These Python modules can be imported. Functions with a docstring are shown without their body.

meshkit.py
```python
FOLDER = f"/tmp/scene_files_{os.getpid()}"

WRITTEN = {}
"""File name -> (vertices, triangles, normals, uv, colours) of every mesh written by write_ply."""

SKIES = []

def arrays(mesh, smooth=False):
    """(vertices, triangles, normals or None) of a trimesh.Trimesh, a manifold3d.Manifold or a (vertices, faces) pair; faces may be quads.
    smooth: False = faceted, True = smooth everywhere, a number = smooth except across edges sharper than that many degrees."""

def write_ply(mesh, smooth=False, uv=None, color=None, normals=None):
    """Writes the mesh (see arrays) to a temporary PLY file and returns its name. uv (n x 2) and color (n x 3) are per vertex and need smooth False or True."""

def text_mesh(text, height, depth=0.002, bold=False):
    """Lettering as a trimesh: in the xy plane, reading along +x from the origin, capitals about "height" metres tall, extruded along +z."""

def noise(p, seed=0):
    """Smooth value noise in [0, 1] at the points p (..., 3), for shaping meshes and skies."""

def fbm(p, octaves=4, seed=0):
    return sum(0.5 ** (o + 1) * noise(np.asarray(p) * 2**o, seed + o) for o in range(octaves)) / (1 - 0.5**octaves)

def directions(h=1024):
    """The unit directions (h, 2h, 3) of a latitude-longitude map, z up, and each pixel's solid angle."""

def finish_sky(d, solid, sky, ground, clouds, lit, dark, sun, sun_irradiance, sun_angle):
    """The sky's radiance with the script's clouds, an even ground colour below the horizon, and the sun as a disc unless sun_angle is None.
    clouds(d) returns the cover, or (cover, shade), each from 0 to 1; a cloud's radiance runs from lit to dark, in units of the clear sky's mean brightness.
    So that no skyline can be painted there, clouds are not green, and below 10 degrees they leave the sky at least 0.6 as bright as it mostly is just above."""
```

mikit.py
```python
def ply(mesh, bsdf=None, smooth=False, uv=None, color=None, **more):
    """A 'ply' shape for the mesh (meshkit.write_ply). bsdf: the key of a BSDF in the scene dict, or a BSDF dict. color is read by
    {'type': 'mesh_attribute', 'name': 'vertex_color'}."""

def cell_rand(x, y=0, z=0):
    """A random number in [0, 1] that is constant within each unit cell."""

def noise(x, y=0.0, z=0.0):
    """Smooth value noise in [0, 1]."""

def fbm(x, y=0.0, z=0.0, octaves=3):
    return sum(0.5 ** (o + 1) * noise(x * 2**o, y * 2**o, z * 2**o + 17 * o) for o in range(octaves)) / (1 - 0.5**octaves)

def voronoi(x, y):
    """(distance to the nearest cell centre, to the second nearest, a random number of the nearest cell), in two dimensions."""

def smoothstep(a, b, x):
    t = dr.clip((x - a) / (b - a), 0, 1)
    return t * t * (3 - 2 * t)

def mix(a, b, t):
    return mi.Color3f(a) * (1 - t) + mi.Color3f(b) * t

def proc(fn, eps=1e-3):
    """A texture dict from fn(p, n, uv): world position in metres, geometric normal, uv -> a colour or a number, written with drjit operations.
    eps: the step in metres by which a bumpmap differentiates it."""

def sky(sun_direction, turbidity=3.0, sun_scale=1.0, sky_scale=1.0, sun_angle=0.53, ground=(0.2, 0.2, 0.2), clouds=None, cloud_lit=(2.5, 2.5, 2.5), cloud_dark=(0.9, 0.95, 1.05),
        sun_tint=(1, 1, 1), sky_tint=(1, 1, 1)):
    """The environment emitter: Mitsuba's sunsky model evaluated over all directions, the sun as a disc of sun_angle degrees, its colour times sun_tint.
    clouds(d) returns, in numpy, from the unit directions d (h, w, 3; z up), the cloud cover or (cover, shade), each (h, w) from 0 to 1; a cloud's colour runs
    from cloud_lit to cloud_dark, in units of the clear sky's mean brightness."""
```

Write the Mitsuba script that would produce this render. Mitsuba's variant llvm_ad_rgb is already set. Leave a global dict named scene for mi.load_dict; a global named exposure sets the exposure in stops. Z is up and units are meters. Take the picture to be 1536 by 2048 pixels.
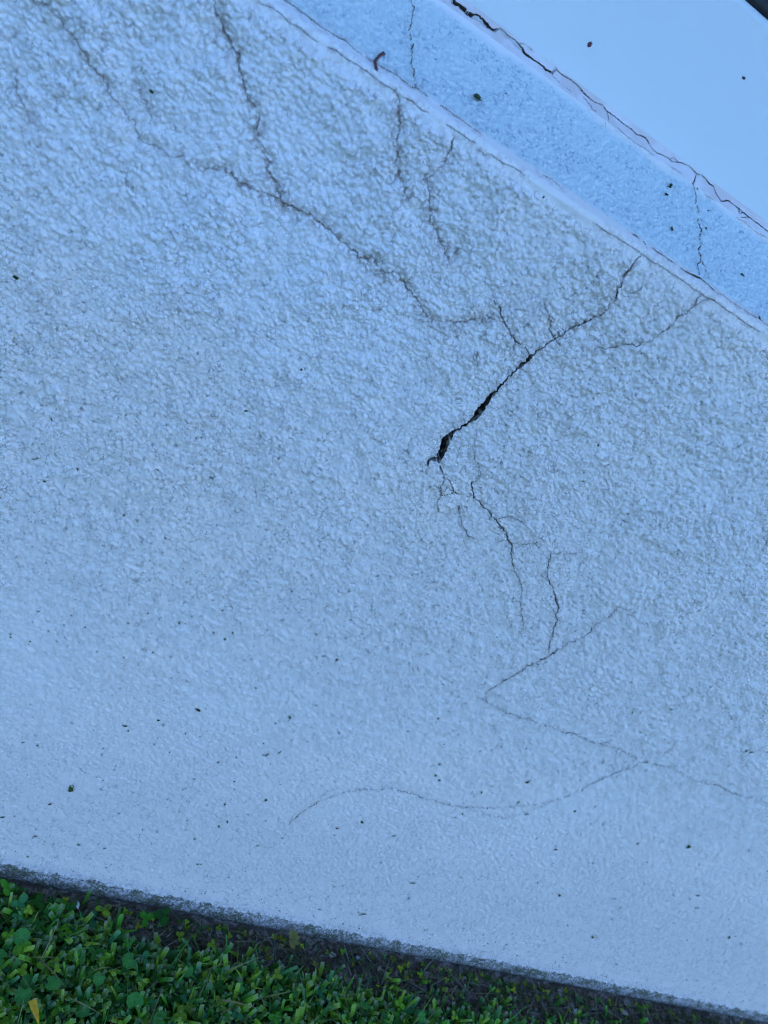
import math
import numpy as np
import trimesh
import mitsuba as mi
import drjit as dr
import mikit
import meshkit
from scipy.spatial import Delaunay, cKDTree

scene, labels = {"type": "scene"}, {}
T = mi.ScalarTransform4f

# ---------------------------------------------------------------- camera, sky, exposure
CAM = np.array([0.0, -0.3271, 0.8028])
R_AX, D_AX, F_AX = (np.array(a) for a in ([0.86176, -0.02328, 0.50678], [0.36803, -0.65887, -0.65608], [0.34917, 0.75190, -0.55922]))
scene["camera"] = {
    "type": "thinlens", "fov": math.degrees(2 * math.atan(768 / 1500)), "fov_axis": "x",
    "aperture_radius": 0.0009, "focus_distance": 0.47, "near_clip": 0.01, "far_clip": 500.0,
    "to_world": T().look_at(origin=CAM.tolist(), target=(CAM + F_AX).tolist(), up=(-D_AX).tolist()),
}
SUN = [1.0, 0.25, 0.50]          # low behind the house on the right: everything in view lies in its shade
scene["sky"] = mikit.sky(SUN, turbidity=3, sun_scale=0.15, sky_tint=(0.72, 0.85, 1.26), ground=(0.06, 0.10, 0.05))
exposure = 3.86

# ---------------------------------------------------------------- the wall's cracks and the bits on it, measured in mm: (along the wall, height or depth, half width)
MAIN = [[174.8,748.6,0.2],[174.0,745.1,0.25],[173.9,741.6,0.5],[174.5,738.8,0.25],[175.1,731.5,0.25],[176.5,730.0,0.35],[177.8,728.0,0.25],[177.7,721.8,0.2],[177.4,716.4,0.25],[174.7,711.9,0.25],[173.1,709.1,0.31],[171.0,707.4,0.25],[168.5,700.0,0.25],[166.1,695.6,0.25],[164.6,691.8,0.31],[163.6,688.6,0.33],[162.5,685.5,0.46],[162.3,683.8,0.64],[162.3,681.2,1.18],[162.4,679.5,0.36],[162.0,678.4,0.77],[161.6,676.2,0.93],[160.9,674.1,0.39],[160.3,671.9,0.34],[160.2,668.6,0.34],[159.4,666.2,0.47],[159.2,662.3,0.39],[159.1,659.7,0.39],[158.9,657.2,0.84],[158.6,654.7,1.05],[159.0,649.9,1.18],[159.2,646.0,1.58],[159.0,643.3,1.72],[158.9,640.6,1.33],[158.6,638.7,1.06],[157.9,635.9,0.4],[157.7,634.0,0.67],[156.4,632.1,0.43],[155.8,630.0,0.67],[155.2,627.8,0.59],[154.9,625.9,0.94],[154.7,623.1,1.62],[154.6,620.8,2.02],[155.6,617.0,2.17],[156.7,614.0,2.04],[157.3,611.1,1.78],[157.7,608.2,1.65],[156.6,606.6,1.1],[154.9,605.9,0.69],[153.6,604.2,0.55],[154.6,601.7,0.28]]
HAIR = [[[156.1,607.3,0.82],[158.1,607.1,1.24],[159.8,606.7,0.69]],[[161.5,604.0,0.44],[163.6,603.0,0.33],[165.9,600.6,0.21],[167.9,597.1,0.21],[168.5,593.4,0.37],[171.8,589.1,0.37],[173.2,584.4,0.21],[176.2,579.0,0.22],[179.8,576.1,0.22],[184.6,576.6,0.22]],[[171.8,587.5,0.21],[176.2,589.1,0.21],[177.7,590.3,0.4],[178.5,593.2,0.46],[181.3,592.0,0.34],[185.3,594.0,0.22],[190.3,594.9,0.52]],[[178.5,592.9,0.34],[172.7,597.8,0.21],[169.5,599.3,0.21],[166.8,599.8,0.21]],[[190.8,595.0,0.46],[186.9,599.0,0.34],[183.2,602.6,0.48],[184.5,606.4,0.17],[183.0,611.6,0.17],[178.9,615.8,0.17],[174.4,618.4,0.17],[171.9,622.0,0.16],[166.2,631.2,0.16],[165.0,634.1,0.16]],[[190.4,594.7,0.52],[195.4,594.1,0.38],[201.6,591.9,0.38],[207.0,589.2,0.38],[212.2,586.9,0.36],[215.9,585.3,0.57],[223.1,581.8,0.48],[227.1,578.0,0.49],[232.1,575.4,0.37],[236.3,569.1,0.31],[242.3,562.7,0.32],[250.2,555.6,0.22],[258.4,550.8,0.23],[262.1,546.8,0.23],[265.4,539.8,0.23],[270.7,533.8,0.23],[277.1,526.3,0.24],[285.6,517.8,0.24],[285.8,512.1,0.24]],[[223.6,574.5,0.18],[227.1,576.4,0.18],[233.0,576.7,0.18],[238.4,579.4,0.18],[244.9,584.6,0.43]],[[211.5,589.5,0.18],[214.5,591.9,0.18],[218.6,593.5,0.18],[228.0,592.9,0.18]],[[186.5,585.5,0.46],[190.1,581.1,0.18],[196.4,574.4,0.18],[205.1,569.5,0.33],[209.6,569.0,0.18]],[[165.3,592.3,0.34],[169.4,591.2,0.17]],[[256.9,582.1,0.25],[261.4,573.4,0.25],[267.3,565.1,0.26],[272.7,561.3,0.26],[279.5,556.5,0.26],[287.4,549.3,0.67],[293.8,544.7,0.41],[295.6,538.4,0.41],[300.1,535.3,0.35],[303.5,527.6,0.35],[307.5,520.1,0.39],[312.7,511.0,0.29],[317.8,504.1,0.29]],[[257.3,581.6,0.17],[260.7,583.0,0.17],[262.6,586.9,0.17],[268.3,587.7,0.17],[272.0,588.7,0.17]],[[328.0,562.7,0.28],[328.5,550.9,0.32],[325.6,542.7,0.28],[327.7,536.1,0.28],[327.7,530.3,0.36],[325.9,527.3,0.29],[322.0,518.2,0.29],[321.0,510.5,0.29],[319.9,504.8,0.8],[319.6,498.8,0.44],[317.4,495.1,0.59],[314.5,484.0,0.37],[313.5,473.7,0.37],[310.9,463.5,0.38],[309.4,453.7,0.38],[307.0,446.7,0.38],[307.9,441.4,0.31]],[[304.4,436.0,0.31],[311.5,436.0,0.47],[321.1,433.4,0.31],[335.4,431.1,0.32],[348.4,431.0,0.32],[357.0,432.6,0.33],[369.1,431.8,0.53],[381.1,431.4,0.33],[395.1,431.0,0.51],[402.3,432.7,0.51],[415.7,431.1,0.43],[426.2,431.2,0.44],[436.2,432.1,0.48],[445.9,433.4,0.35],[458.6,431.5,0.27],[473.3,427.7,0.55],[478.5,428.2,0.64],[486.3,430.0,0.56],[495.6,430.2,0.37],[510.6,432.7,0.26],[535.7,427.5,0.24],[564.8,428.9,0.4],[594.9,426.5,0.47],[609.1,429.3,0.31],[630.4,428.3,0.27]],[[477.5,425.2,0.37],[475.7,417.1,0.37],[472.9,407.7,0.47],[470.5,402.0,0.56],[466.5,393.7,0.37],[465.9,385.8,0.38],[464.1,368.2,0.38],[458.7,349.5,0.39],[449.6,332.5,0.39],[433.9,318.7,0.39],[414.3,304.9,0.39],[395.2,295.5,0.38],[381.5,291.7,0.67],[362.3,291.0,0.52],[352.2,290.3,0.47],[340.6,292.1,0.51],[327.5,291.1,0.41],[315.3,291.7,0.46],[313.2,286.7,0.37],[299.9,280.9,0.37],[292.5,276.3,0.37],[286.5,269.3,0.37],[277.8,254.8,0.37],[271.0,239.3,0.38],[267.9,215.8,0.39],[266.8,190.3,0.4]],[[381.5,291.7,0.24],[392.9,293.6,0.24],[415.8,292.4,0.25],[437.0,294.4,0.25],[446.5,317.1,0.25],[453.1,333.0,0.24]],[[271.0,239.3,0.24],[269.9,260.4,0.23],[275.6,271.2,0.23]],[[445.4,431.9,0.22],[452.7,422.6,0.23],[453.1,413.9,0.23]],[[-27.2,742.7,0.27],[-25.8,740.1,0.27],[-24.1,738.2,0.4],[-21.4,737.0,0.27],[-19.2,734.1,0.45],[-14.8,731.3,0.31],[-11.6,730.0,0.27],[-9.7,726.2,0.4],[-6.6,722.9,0.31],[-2.7,718.7,0.32],[3.2,715.6,0.27],[5.0,710.1,0.27],[7.0,707.1,0.23],[10.9,704.2,0.3],[13.1,701.2,0.23],[15.0,697.0,0.23],[17.8,695.9,0.34],[20.2,694.6,0.23],[23.6,691.1,0.21],[26.4,689.0,0.23],[30.7,689.6,0.42],[36.0,690.3,0.23],[40.7,690.1,0.28],[47.0,688.9,0.4],[52.5,687.7,0.28],[57.9,686.7,0.28],[63.0,686.4,0.38],[65.8,685.2,0.24],[68.0,686.4,0.24],[70.4,688.3,0.24],[74.3,685.9,0.24],[77.1,684.6,0.28],[78.7,684.5,0.43],[81.2,687.3,0.29],[84.4,687.0,0.19],[87.3,684.9,0.24],[91.2,683.2,0.48],[95.4,682.0,0.27],[98.5,680.4,0.24],[102.2,678.0,0.22],[108.8,676.1,0.2],[114.0,676.7,0.2],[119.9,679.6,0.2],[123.7,682.3,0.2],[127.4,685.0,0.2],[130.3,687.3,0.2],[134.9,690.5,0.2]],[[63.0,686.4,0.14],[66.9,683.8,0.21],[71.8,681.4,0.14],[75.6,681.9,0.14],[78.8,684.3,0.14]],[[78.4,684.1,0.14],[80.3,680.9,0.14],[81.8,680.1,0.14]],[[-82.9,710.2,0.28],[-78.8,709.8,0.28],[-75.5,710.5,0.46],[-73.8,708.6,0.37],[-71.4,707.2,0.56],[-67.8,705.8,0.32],[-64.3,704.2,0.51],[-60.0,701.8,0.32],[-56.7,698.8,0.56],[-54.5,697.6,0.46],[-51.3,695.6,0.28],[-48.0,693.0,0.33],[-44.1,690.7,0.23],[-40.2,688.9,0.23],[-37.3,687.9,0.23],[-35.7,684.0,0.23],[-31.6,682.9,0.21],[-25.4,684.4,0.21],[-19.7,684.1,0.23],[-17.1,686.3,0.28],[-13.8,683.2,0.23],[-7.9,684.4,0.23],[-4.5,690.0,0.28],[0.7,689.4,0.28],[5.7,687.8,0.28],[10.9,687.8,0.28]],[[-5.4,687.0,0.19],[-1.5,690.1,0.23],[5.3,688.3,0.3],[10.6,688.2,0.18],[17.3,689.3,0.23],[23.2,690.0,0.23],[26.8,688.3,0.28]],[[-82.3,682.7,0.24],[-79.7,676.5,0.34],[-76.4,672.6,0.29],[-73.8,668.1,0.24],[-70.8,667.5,0.19]],[[-42.4,701.5,0.21],[-39.7,699.2,0.21],[-34.7,694.8,0.21],[-33.4,692.9,0.21]],[[45.1,749.4,0.18],[47.0,748.2,0.18],[48.2,747.0,0.27],[49.8,743.9,0.18],[52.5,740.7,0.25],[55.0,735.2,0.23],[58.0,729.9,0.23],[58.0,727.3,0.18],[61.6,725.3,0.18],[63.0,722.4,0.18],[61.9,724.2,0.16],[66.1,721.2,0.23],[70.4,718.2,0.16]],[[56.7,746.5,0.16],[58.2,743.4,0.16],[59.2,741.2,0.16]],[[73.4,728.1,0.32],[75.8,725.9,0.32],[78.8,722.0,0.25],[81.8,718.1,0.23],[84.5,713.9,0.3],[89.5,710.9,0.21],[95.3,708.3,0.28],[99.4,704.5,0.19],[101.8,709.5,0.24]],[[74.4,747.0,0.14],[75.8,744.3,0.5],[76.1,740.3,0.14],[76.1,735.9,0.14],[75.0,731.7,0.14],[73.5,728.6,0.14]],[[128.7,698.9,0.22],[133.7,697.1,0.44],[136.5,694.4,0.3],[140.7,691.5,0.32],[144.9,690.0,0.3],[148.8,687.2,0.3],[151.3,686.5,0.4],[155.0,686.8,0.3],[156.6,686.7,0.3],[159.1,685.1,0.23],[162.0,684.2,0.31]],[[136.6,692.5,0.15],[134.6,689.4,0.15],[131.0,686.4,0.15],[124.0,682.9,0.15],[119.8,679.5,0.15]],[[151.5,686.3,0.25],[151.4,683.7,0.25],[153.3,682.5,0.25]],[[150.2,709.3,0.17],[159.5,703.2,0.28],[161.5,699.5,0.18],[165.4,697.7,0.25],[171.6,695.7,0.18]],[[138.0,672.5,0.28],[139.5,669.7,0.15],[142.2,667.1,0.15]],[[220.7,749.8,0.21],[218.1,749.4,0.21],[215.6,747.2,0.21],[214.4,745.1,0.21],[213.6,743.8,0.26],[213.1,739.7,0.26],[213.2,737.9,0.29],[211.0,735.8,0.26],[211.4,733.3,0.26],[211.5,731.1,0.26],[211.3,727.8,0.29],[210.4,726.9,0.21],[209.0,724.9,0.26],[208.8,722.4,0.21],[208.1,720.4,0.21],[205.5,717.7,0.21],[204.6,715.1,0.26],[201.8,713.5,0.26],[197.6,711.6,0.21],[194.4,707.7,0.21],[190.9,705.0,0.21],[187.7,703.9,0.21],[187.4,701.3,0.21]],[[211.0,749.2,0.18],[213.0,746.5,0.24],[213.6,743.8,0.18]],[[184.9,737.8,0.18],[183.7,735.6,0.18],[182.4,732.7,0.18]],[[182.2,746.3,0.15],[181.2,748.5,0.15],[183.7,749.3,0.15]]]
RIM1 = [[[-11.8,748.9,0.2],[-7.8,750.1,0.2],[-3.9,750.1,0.2],[0.1,748.6,0.2],[4.2,749.8,0.2],[9.6,748.5,0.2],[13.4,748.9,0.2],[17.1,749.8,0.2],[19.7,750.1,0.2],[24.1,749.6,0.2],[28.2,749.8,0.2],[34.0,749.7,0.2],[38.6,749.2,0.2],[45.1,749.4,0.2]],[[49.0,749.1,0.18],[53.1,749.8,0.27],[56.1,749.2,0.29],[58.3,748.8,0.18],[60.7,749.7,0.18]],[[69.4,749.5,0.23],[72.5,749.6,0.23],[76.3,749.7,0.23],[80.9,749.5,0.25],[83.5,750.0,0.23]],[[85.6,748.0,0.16],[89.8,747.9,0.16],[91.1,749.4,0.16],[95.5,749.0,0.16]],[[90.5,749.4,0.18],[97.6,749.0,0.18],[102.0,750.1,0.18],[108.6,749.8,0.19]],[[148.2,749.1,0.19],[155.4,748.7,0.2],[159.2,749.5,0.2],[161.2,749.0,0.2],[167.8,749.4,0.2],[172.5,749.4,0.2],[178.4,749.0,0.2],[181.2,748.5,0.2],[183.5,749.5,0.2],[187.8,749.2,0.2],[192.7,749.1,0.2],[196.5,749.5,0.21],[201.9,749.0,0.21],[205.2,749.1,0.21],[207.5,748.5,0.21],[210.8,749.4,0.21],[215.2,748.5,0.21],[218.6,749.3,0.21],[222.5,749.7,0.21],[228.5,749.0,0.21],[235.2,749.3,0.22],[244.1,748.6,0.22],[249.1,749.0,0.22],[252.4,749.3,0.22]]]
RIM2 = [[[-5.2,6.7,0.27],[-1.2,6.7,0.22],[2.3,6.2,0.27],[6.9,5.6,0.25],[11.5,5.1,0.22],[15.5,5.5,0.2],[18.6,5.7,0.27],[20.7,7.1,0.27],[22.8,5.9,0.23],[26.8,5.2,0.2],[30.5,5.1,0.2],[34.0,5.2,0.23],[36.9,5.5,0.25],[41.2,5.9,0.27],[43.7,6.6,0.25],[46.5,5.6,0.23],[50.8,4.9,0.23],[53.0,6.8,0.27],[57.8,6.0,0.23],[61.8,5.5,0.21],[66.4,5.9,0.21],[74.4,5.2,0.21],[78.5,4.6,0.18],[84.2,4.7,0.14]],[[116.2,4.6,0.12],[120.9,5.4,0.12],[125.9,4.9,0.12]],[[168.5,5.9,0.55],[170.9,5.5,0.4]],[[174.0,5.6,0.45],[175.7,4.1,0.35]],[[179.6,5.0,0.25],[182.9,4.3,0.41],[186.9,5.0,0.33],[191.0,4.5,0.36],[193.5,4.5,0.26]],[[197.6,4.3,0.31],[200.9,4.1,0.47],[205.1,4.7,0.52],[208.1,5.3,0.84],[210.3,6.2,0.42],[213.3,5.7,0.32],[216.2,4.8,0.32],[219.2,3.5,0.43]],[[221.4,3.2,0.16],[225.8,5.0,0.16],[229.3,4.0,0.16],[235.6,3.7,0.16],[244.6,4.2,0.17],[249.2,4.9,0.17],[257.1,3.9,0.17]]]
SILLC = [[[40.1,54.1,0.2],[41.1,50.6,0.2],[42.7,47.7,0.2],[43.4,40.7,0.2],[43.6,37.7,0.2],[43.2,34.1,0.2],[45.2,30.6,0.19],[46.8,27.9,0.29],[46.7,23.7,0.19],[47.3,22.2,0.19],[48.5,17.2,0.19],[50.4,13.9,0.19],[50.9,10.4,0.18],[51.9,8.3,0.18],[53.0,6.8,0.18]],[[207.4,70.7,0.36],[206.9,66.7,0.3],[205.9,64.0,0.3],[207.1,62.3,0.21],[207.1,59.6,0.21],[208.1,53.3,0.2],[209.0,46.9,0.2],[208.9,40.9,0.2],[210.8,36.3,0.28],[210.4,29.4,0.3],[211.0,26.5,0.3],[209.6,23.2,0.33],[210.0,19.4,0.33],[210.8,17.1,0.35],[212.1,15.5,0.32],[214.3,14.5,0.38],[215.5,9.8,0.27]],[[210.6,16.7,0.19],[208.6,13.0,0.27],[209.0,10.9,0.19],[209.4,7.7,0.19]],[[188.6,49.7,0.17],[190.8,51.2,0.28],[192.5,51.3,0.28]]]
WINC = [[[56.2,69.3,0.8],[58.1,69.1,1.07],[59.5,68.1,0.93],[62.6,68.6,0.94],[64.4,68.3,1.34],[66.2,67.2,1.6],[68.0,67.7,1.6],[70.4,68.9,1.21],[72.8,69.0,1.21],[74.9,69.0,1.21],[77.4,68.5,0.94],[79.4,68.3,0.81],[81.2,68.9,0.67],[83.0,71.0,0.38],[84.9,71.0,0.43],[87.0,70.2,0.65],[90.2,70.7,0.49],[92.6,70.0,0.82],[94.8,69.7,0.87],[96.5,70.1,0.55],[97.8,68.8,0.71],[99.5,68.3,0.54],[102.9,68.6,0.33],[105.4,68.7,0.33],[108.6,68.8,0.38],[110.4,67.9,0.55],[112.6,68.5,0.55],[114.4,68.6,0.55],[115.2,71.3,0.39]],[[114.4,68.6,0.38],[114.8,67.3,0.19],[116.9,66.7,0.19],[119.3,66.3,0.19]],[[108.7,72.0,0.25],[111.6,72.8,0.25],[113.9,72.7,0.25],[115.3,71.5,0.28],[118.2,70.9,0.25],[121.1,71.0,0.28],[124.7,71.3,0.39],[127.7,71.4,0.36],[131.3,70.6,0.36],[133.8,70.0,0.34],[137.9,69.5,0.25]],[[94.6,71.2,0.22],[96.7,72.4,0.22],[100.8,71.6,0.22]],[[123.4,66.4,0.17],[126.4,65.8,0.17]],[[133.3,68.1,0.33],[135.8,67.0,0.22],[138.6,66.3,0.28],[139.1,64.5,0.22],[141.8,65.4,0.22]],[[128.4,71.1,0.28],[133.2,69.8,0.28],[137.1,69.5,0.28],[140.2,69.8,0.25],[144.1,70.8,0.25],[147.8,69.6,0.37],[152.2,69.8,0.34],[156.3,69.5,0.37],[160.4,69.2,0.34],[162.8,69.8,0.4],[167.0,69.1,0.4],[171.9,70.3,0.35],[174.5,69.6,0.38],[177.1,67.6,0.26],[181.3,66.8,0.29],[184.7,68.1,0.26],[189.0,68.6,0.29],[190.7,68.1,0.26],[196.8,70.9,0.41],[202.1,71.5,0.48],[206.5,70.9,0.39]],[[147.7,69.6,0.45],[148.7,67.9,0.37],[149.4,65.8,0.28]],[[147.5,62.9,0.14],[148.1,59.1,0.14]],[[155.0,64.5,0.2],[159.0,63.8,0.2],[164.8,63.4,0.2],[168.9,63.5,0.2],[173.8,64.2,0.2],[178.0,63.5,0.2],[179.7,64.7,0.2]],[[189.0,68.2,0.2],[191.1,70.5,0.21],[194.2,70.3,0.21]],[[191.6,64.9,0.15],[198.6,65.6,0.15]],[[206.5,70.9,0.3],[211.0,71.5,0.48],[215.6,70.7,0.45],[219.7,70.6,0.36],[221.9,68.6,0.42],[224.6,67.0,0.45],[226.4,66.0,0.55],[231.2,69.5,0.37],[234.9,69.2,0.4],[238.7,69.2,0.56],[240.0,66.5,0.62],[242.5,69.1,0.31],[246.7,68.4,0.5],[252.0,68.4,0.44],[257.9,68.3,0.44],[262.7,68.0,0.38]],[[238.7,69.2,0.46],[242.4,68.6,0.37],[246.2,68.1,0.47],[241.3,65.0,0.31]],[[214.5,62.6,0.18],[221.7,62.8,0.18]],[[236.9,62.1,0.27],[244.1,63.6,0.28],[250.6,61.8,0.28],[262.0,63.6,0.28]]]
CLIP = [[-35.8,702.3,2.29],[-63.6,600.0,2.86],[54.3,585.7,2.11],[-30.1,531.1,2.27],[182.5,425.4,3.19],[191.9,426.1,4.28],[83.0,410.5,3.45],[115.9,408.0,2.8],[110.3,353.2,2.65],[89.5,275.9,4.6],[93.4,271.0,3.79],[133.1,289.4,2.49],[27.6,217.0,2.69],[169.7,281.0,3.41],[181.0,274.2,3.88],[200.1,288.8,4.7],[78.5,167.0,9.59],[70.2,130.9,4.0],[40.0,89.1,4.19],[74.2,66.9,6.47],[230.2,224.8,4.22],[163.4,228.4,3.18],[167.5,126.5,5.64],[202.9,126.9,4.67],[226.0,78.7,7.16],[114.4,292.9,4.52],[129.7,324.0,4.75],[112.4,68.6,4.87],[498.3,535.8,3.05],[388.8,323.3,2.79],[363.5,218.2,4.57],[515.9,267.8,4.33],[628.1,332.3,6.8],[540.7,481.8,5.67],[545.6,482.7,3.8],[201.3,290.9,3.41],[723.4,252.6,5.15],[746.6,228.7,5.32],[847.9,182.0,8.07],[875.6,174.6,6.01],[649.1,203.0,5.03],[433.3,138.6,6.29],[639.1,258.2,4.81],[700.9,108.2,6.93],[425.9,47.4,9.89],[648.7,249.5,4.87],[494.2,350.3,3.48],[524.8,326.2,3.12],[448.9,411.7,2.72],[312.6,391.7,1.63],[195.1,345.1,3.18],[193.8,346.0,2.38],[237.1,345.4,2.44],[441.5,496.8,2.94]]
SPECK = [[19.6,383.7,0.78],[106.4,412.5,0.76],[31.0,376.0,0.79],[62.4,409.5,0.76],[18.2,372.3,0.79],[11.0,361.1,0.81],[3.1,345.2,0.82],[18.2,353.0,0.82],[54.1,394.3,0.77],[87.9,421.4,0.75],[94.7,315.7,0.87],[53.3,262.3,0.93],[32.6,231.5,0.97],[29.2,222.9,0.98],[116.8,271.3,0.93],[117.3,262.4,0.94],[131.9,257.1,0.95],[165.7,306.4,0.91],[194.9,345.7,0.87],[205.5,329.4,0.9],[86.1,228.0,0.98],[77.7,199.0,1.01],[41.9,170.2,1.05],[82.5,147.7,1.08],[107.5,166.6,1.06],[48.5,93.5,1.15],[70.9,79.1,1.17],[161.7,206.5,1.03],[163.1,209.8,1.02],[229.9,253.8,1.0],[199.3,228.3,1.01],[154.6,123.1,1.13],[124.1,134.6,1.11],[221.8,138.6,1.13],[130.2,44.6,1.23],[202.3,158.7,1.1],[250.5,164.5,1.11],[273.6,167.0,1.12],[68.1,621.5,0.56],[-9.8,506.2,0.65],[27.9,527.4,0.63],[209.1,450.6,0.77],[273.6,476.6,0.79],[349.2,377.1,0.94],[228.0,658.4,0.62],[275.6,629.8,0.68],[236.9,635.5,0.64],[208.1,712.6,0.58]]
SILLD = [[57.7,28.3,1.69],[79.5,21.9,6.01],[136.8,39.2,2.09],[187.1,42.4,2.77],[209.2,62.6,1.48],[190.3,50.9,2.55],[214.1,38.9,2.55],[216.5,52.3,1.75],[239.3,25.5,2.85],[250.1,5.5,1.96],[191.3,23.9,2.41],[120.4,-3.8,1.63],[92.4,36.1,0.75]]
FRAMED = [[122.5,798.9,1.11],[194.8,825.3,1.48]]
MILL = [[37.0,12.9,0.53],[35.1,9.8,0.52],[34.2,6.0,0.52],[34.4,3.8,0.52],[35.0,1.9,0.51],[35.9,1.1,0.51]]

rng = np.random.default_rng(11)


def label(key, text, category=None, group=None, kind=None):
    labels[key] = {k: v for k, v in (("label", text), ("category", category), ("group", group), ("kind", kind)) if v}


def numbered(name):
    if name not in scene and not any(k.startswith(name + "__") for k in scene):
        return name
    n = 1
    while f"{name}_{n:03d}" in scene or any(k.startswith(f"{name}_{n:03d}__") for k in scene):
        n += 1
    return f"{name}_{n:03d}"


# ---------------------------------------------------------------- materials
def N(x, y, f, o=0.0):
    return mikit.noise(x * f + o, y * f + o * 1.7)


def crackle(x, z):
    """The crazing of the coating at (x, z) in mm: how far from the joints of the coarse and of the fine cells."""
    wx = x + 2.4 * (N(x, z, 0.24, 3) - 0.5) + 1.1 * (N(x, z, 0.75, 9) - 0.5) + 0.35 * (N(x, z, 2.2, 19) - 0.5)
    wz = z + 2.4 * (N(x, z, 0.24, 40) - 0.5) + 1.1 * (N(x, z, 0.75, 55) - 0.5) + 0.35 * (N(x, z, 2.2, 65) - 0.5)
    a1, b1, _ = mikit.voronoi(wx / 2.9, wz / 2.7)
    a2, b2, _ = mikit.voronoi(wx / 1.45 + 31, wz / 1.4 + 7)
    return b1 - a1, b2 - a2


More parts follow.
